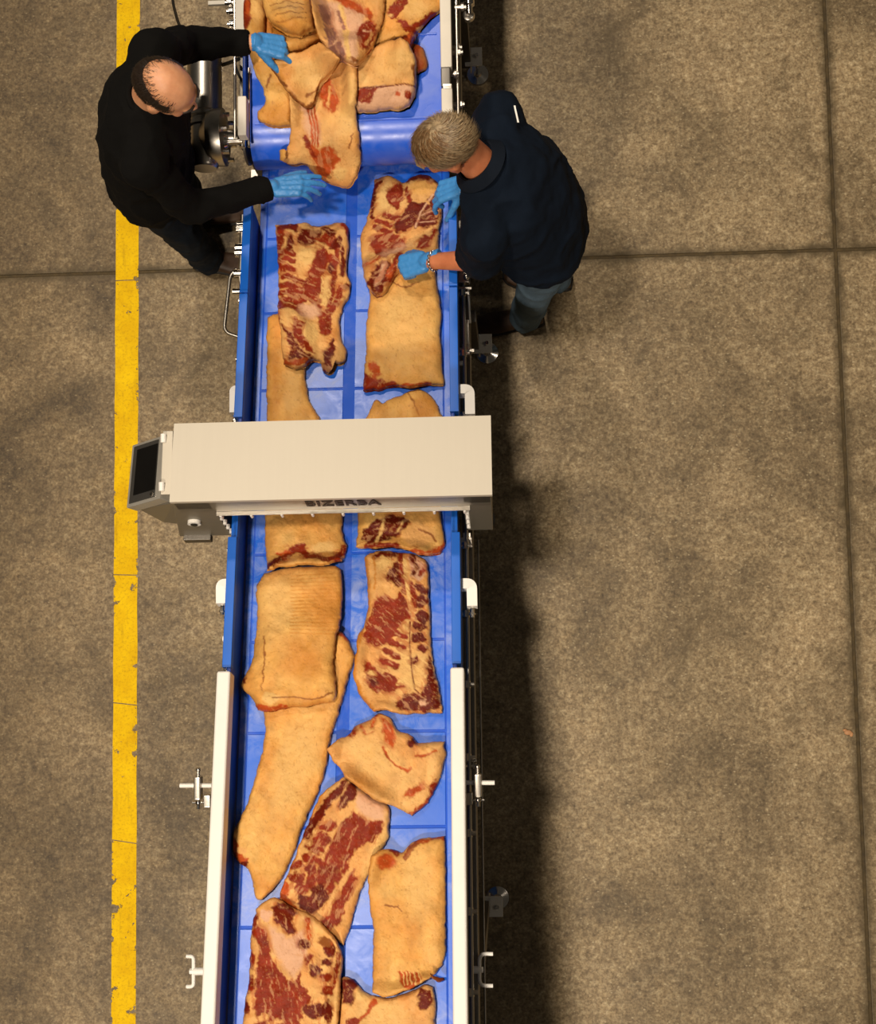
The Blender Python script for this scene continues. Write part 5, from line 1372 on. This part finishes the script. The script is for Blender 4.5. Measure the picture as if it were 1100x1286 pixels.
# --- man in the black sweater, left of the belt
DL = dict(label='person in black sweater with bald crown and blue gloves, left of the belt', root=(-1.24, 1.68, 0),
    j=dict(head=(-1.045, 1.735, 1.595), neck=(-1.135, 1.765, 1.455), ls=(-1.135, 1.945, 1.375), rs=(-1.175, 1.575, 1.355), le=(-1.075, 2.075, 1.165), lw=tuple(at(321, 53, 1.155)), re=(-1.085, 1.515, 1.085), rw=tuple(at(343, 236, 1.02)),
           lh=(-1.27, 1.77, .90), rh=(-1.26, 1.60, .90), lk=(-1.26, 1.80, .49), rk=(-1.24, 1.60, .49), la=(-1.30, 1.82, .085), ra=(-1.255, 1.625, .085)),
    spine=[((-1.265, 1.685, .86), .155, .115), ((-1.262, 1.69, .96), .175, .130), ((-1.245, 1.71, 1.08), .172, .128), ((-1.215, 1.745, 1.22), .188, .135), ((-1.185, 1.76, 1.34), .178, .120), ((-1.16, 1.762, 1.42), .120, .085), ((-1.14, 1.765, 1.46), .07, .065)],
    face=(.80, -.32, -.52), skin=M_skin_a, trousers=M_jeans_dark, topmat=M_sweater, collarmat=M_sweater, topname='sweater', ease=.022, hem=True, sleeve='long', cuff=dict(l=.10, r=.04), wr=.010, collar=(.068, .012),
    hairmats=[M_hair_dark], foot=dict(l=Vector((1, .15, 0)).normalized(), r=Vector((1, -.12, 0)).normalized()),
    hands=dict(l=dict(f=(1, -.12, -.28), n=(.25, .1, 1), side=1, curl=[(30, 45, 30), (62, 70, 45), (68, 72, 45), (68, 72, 45)], thumb=(32, 30), spread=5, cuff=-.006),
               r=dict(f=(1, .10, -.12), n=(.1, .25, 1), side=-1, curl=[(10, 12, 8), (14, 14, 10), (22, 20, 12), (30, 25, 15)], thumb=(30, 5), spread=5)))
pl, HML, bvL, VL = build_person(DL)
def in_l(p, j): return p.z < .082 + j * 1.6 - max(0, p.y + .05) * .22 and p.y < .052 + j - max(0, p.z) * .35 and p.z > -.052 and not (abs(p.x) > .066 and -.03 < p.y < .018 and p.z < .012)
hair_part(pl, HML, in_l, lambda p, r: Vector((0, -.25, -1)), 6500, .014, .0006, [M_hair_dark], 3, .10, 1.004, capj=-.006, jr=(-.02, .012))
# --- man in the navy polo, right of the belt
DR = dict(label='person in navy short sleeve polo with grey blond hair, right of the belt', root=(.16, 1.40, 0),
    j=dict(head=(-.170, 1.520, 1.585), neck=(-.062, 1.500, 1.445), rs=(.000, 1.680, 1.370), ls=(-.060, 1.300, 1.345), re=(-.045, 1.705, 1.11), rw=tuple(at(583, 231, 1.0)), le=tuple(at(603, 327, 1.08)), lw=tuple(at(536, 328, .965)),
           rh=(.150, 1.48, .90), lh=(.140, 1.325, .90), rk=(.17, 1.49, .50), lk=(.115, 1.32, .50), ra=(.22, 1.50, .085), la=(.095, 1.335, .085)),
    spine=[((.150, 1.40, .86), .160, .120), ((.150, 1.405, .98), .182, .132), ((.120, 1.43, 1.09), .182, .136), ((.070, 1.47, 1.22), .193, .138), ((.015, 1.49, 1.33), .182, .120), ((-.03, 1.50, 1.405), .125, .085), ((-.055, 1.50, 1.45), .07, .065)],
    face=(-.85, -.16, -.50), skin=M_skin_b, trousers=M_jeans, topmat=M_polo, collarmat=M_polo_collar, topname='polo_shirt', ease=.024, hem=False, sleeve='short', cuff=None, wr=.011, collar=(.068, .010),
    hairmats=[M_hair_grey, M_hair_grey2], foot=dict(l=Vector((-1, -.10, 0)).normalized(), r=Vector((-1, .15, 0)).normalized()),
    hands=dict(l=dict(f=(-1, -.10, -.42), n=(-.35, -.1, 1), side=1, curl=[(55, 60, 35), (60, 62, 40), (62, 65, 40), (60, 65, 40)], thumb=(30, 45), spread=4),
               r=dict(f=(-1, -.15, -.45), n=(-.3, .2, 1), side=-1, curl=[(25, 30, 20), (40, 45, 25), (45, 50, 30), (45, 50, 30)], thumb=(35, 35), spread=6)))
pr_, HMR, bvR, VR = build_person(DR)
def in_r(p, j): return not (p.y > .050 + j * .5 and p.z < .062 + j) and not (p.y > .02 and p.z < .03 and abs(p.x) < .075) and p.z > -.050 - j and not (abs(p.x) > .064 and -.035 < p.y < .03 and p.z < .018)
def fl_r(p, r):
    c = Vector((.03, -.035, .10)); d = p - c
    sw = Vector((-d.y, d.x, 0)) * 2.0
    return d * .45 + sw + Vector((-.01, .03, -.025))
hair_part(pr_, HMR, in_r, fl_r, 6500, .045, .0013, [M_hair_grey, M_hair_grey2], 5, .10, 1.045, tint=lambda p: (p - Vector((.0, .015, .11))).length < .052, jit=.07)
# bracelet on the left wrist
w = VR['lw']; d = (VR['lw'] - VR['le']).normalized(); x, y = frame_of(d)
bm = B()
for k in range(14):
    a = 2 * math.pi * k / 14; sphere(bm, w - d * .030 + (x * math.cos(a) + y * math.sin(a)) * .033, .0068, sub=2)
obj('bracelet', bm, M_chrome, pr_)
# pale stripe on the shoulder of the polo
def on_surface(bv, px, py):
    dd = ray(px, py).normalized(); hit = bv.ray_cast(Vector((0, 0, CAM_H)), dd)
    return (hit[0], hit[1]) if hit[0] is not None else (None, None)
pts = [on_surface(bvR, 645.5 + .20 * k, 133 + k) for k in range(0, 22, 3)]
pts = [p for p in pts if p[0] is not None]
if len(pts) > 3:
    bm = B(); prev = None
    for p, n in pts:
        a, b = bm.verts.new(p + n * .003 + Vector((-.0028, 0, 0))), bm.verts.new(p + n * .003 + Vector((.0028, 0, 0)))
        if prev: bm.faces.new((prev[0], prev[1], b, a))
        prev = (a, b)
    r = bmesh.ops.extrude_face_region(bm, geom=bm.faces[:])
    for v in r['geom']:
        if isinstance(v, bmesh.types.BMVert): v.co.z -= .002
    obj('shoulder_stripe', bm, M_white, pr_)
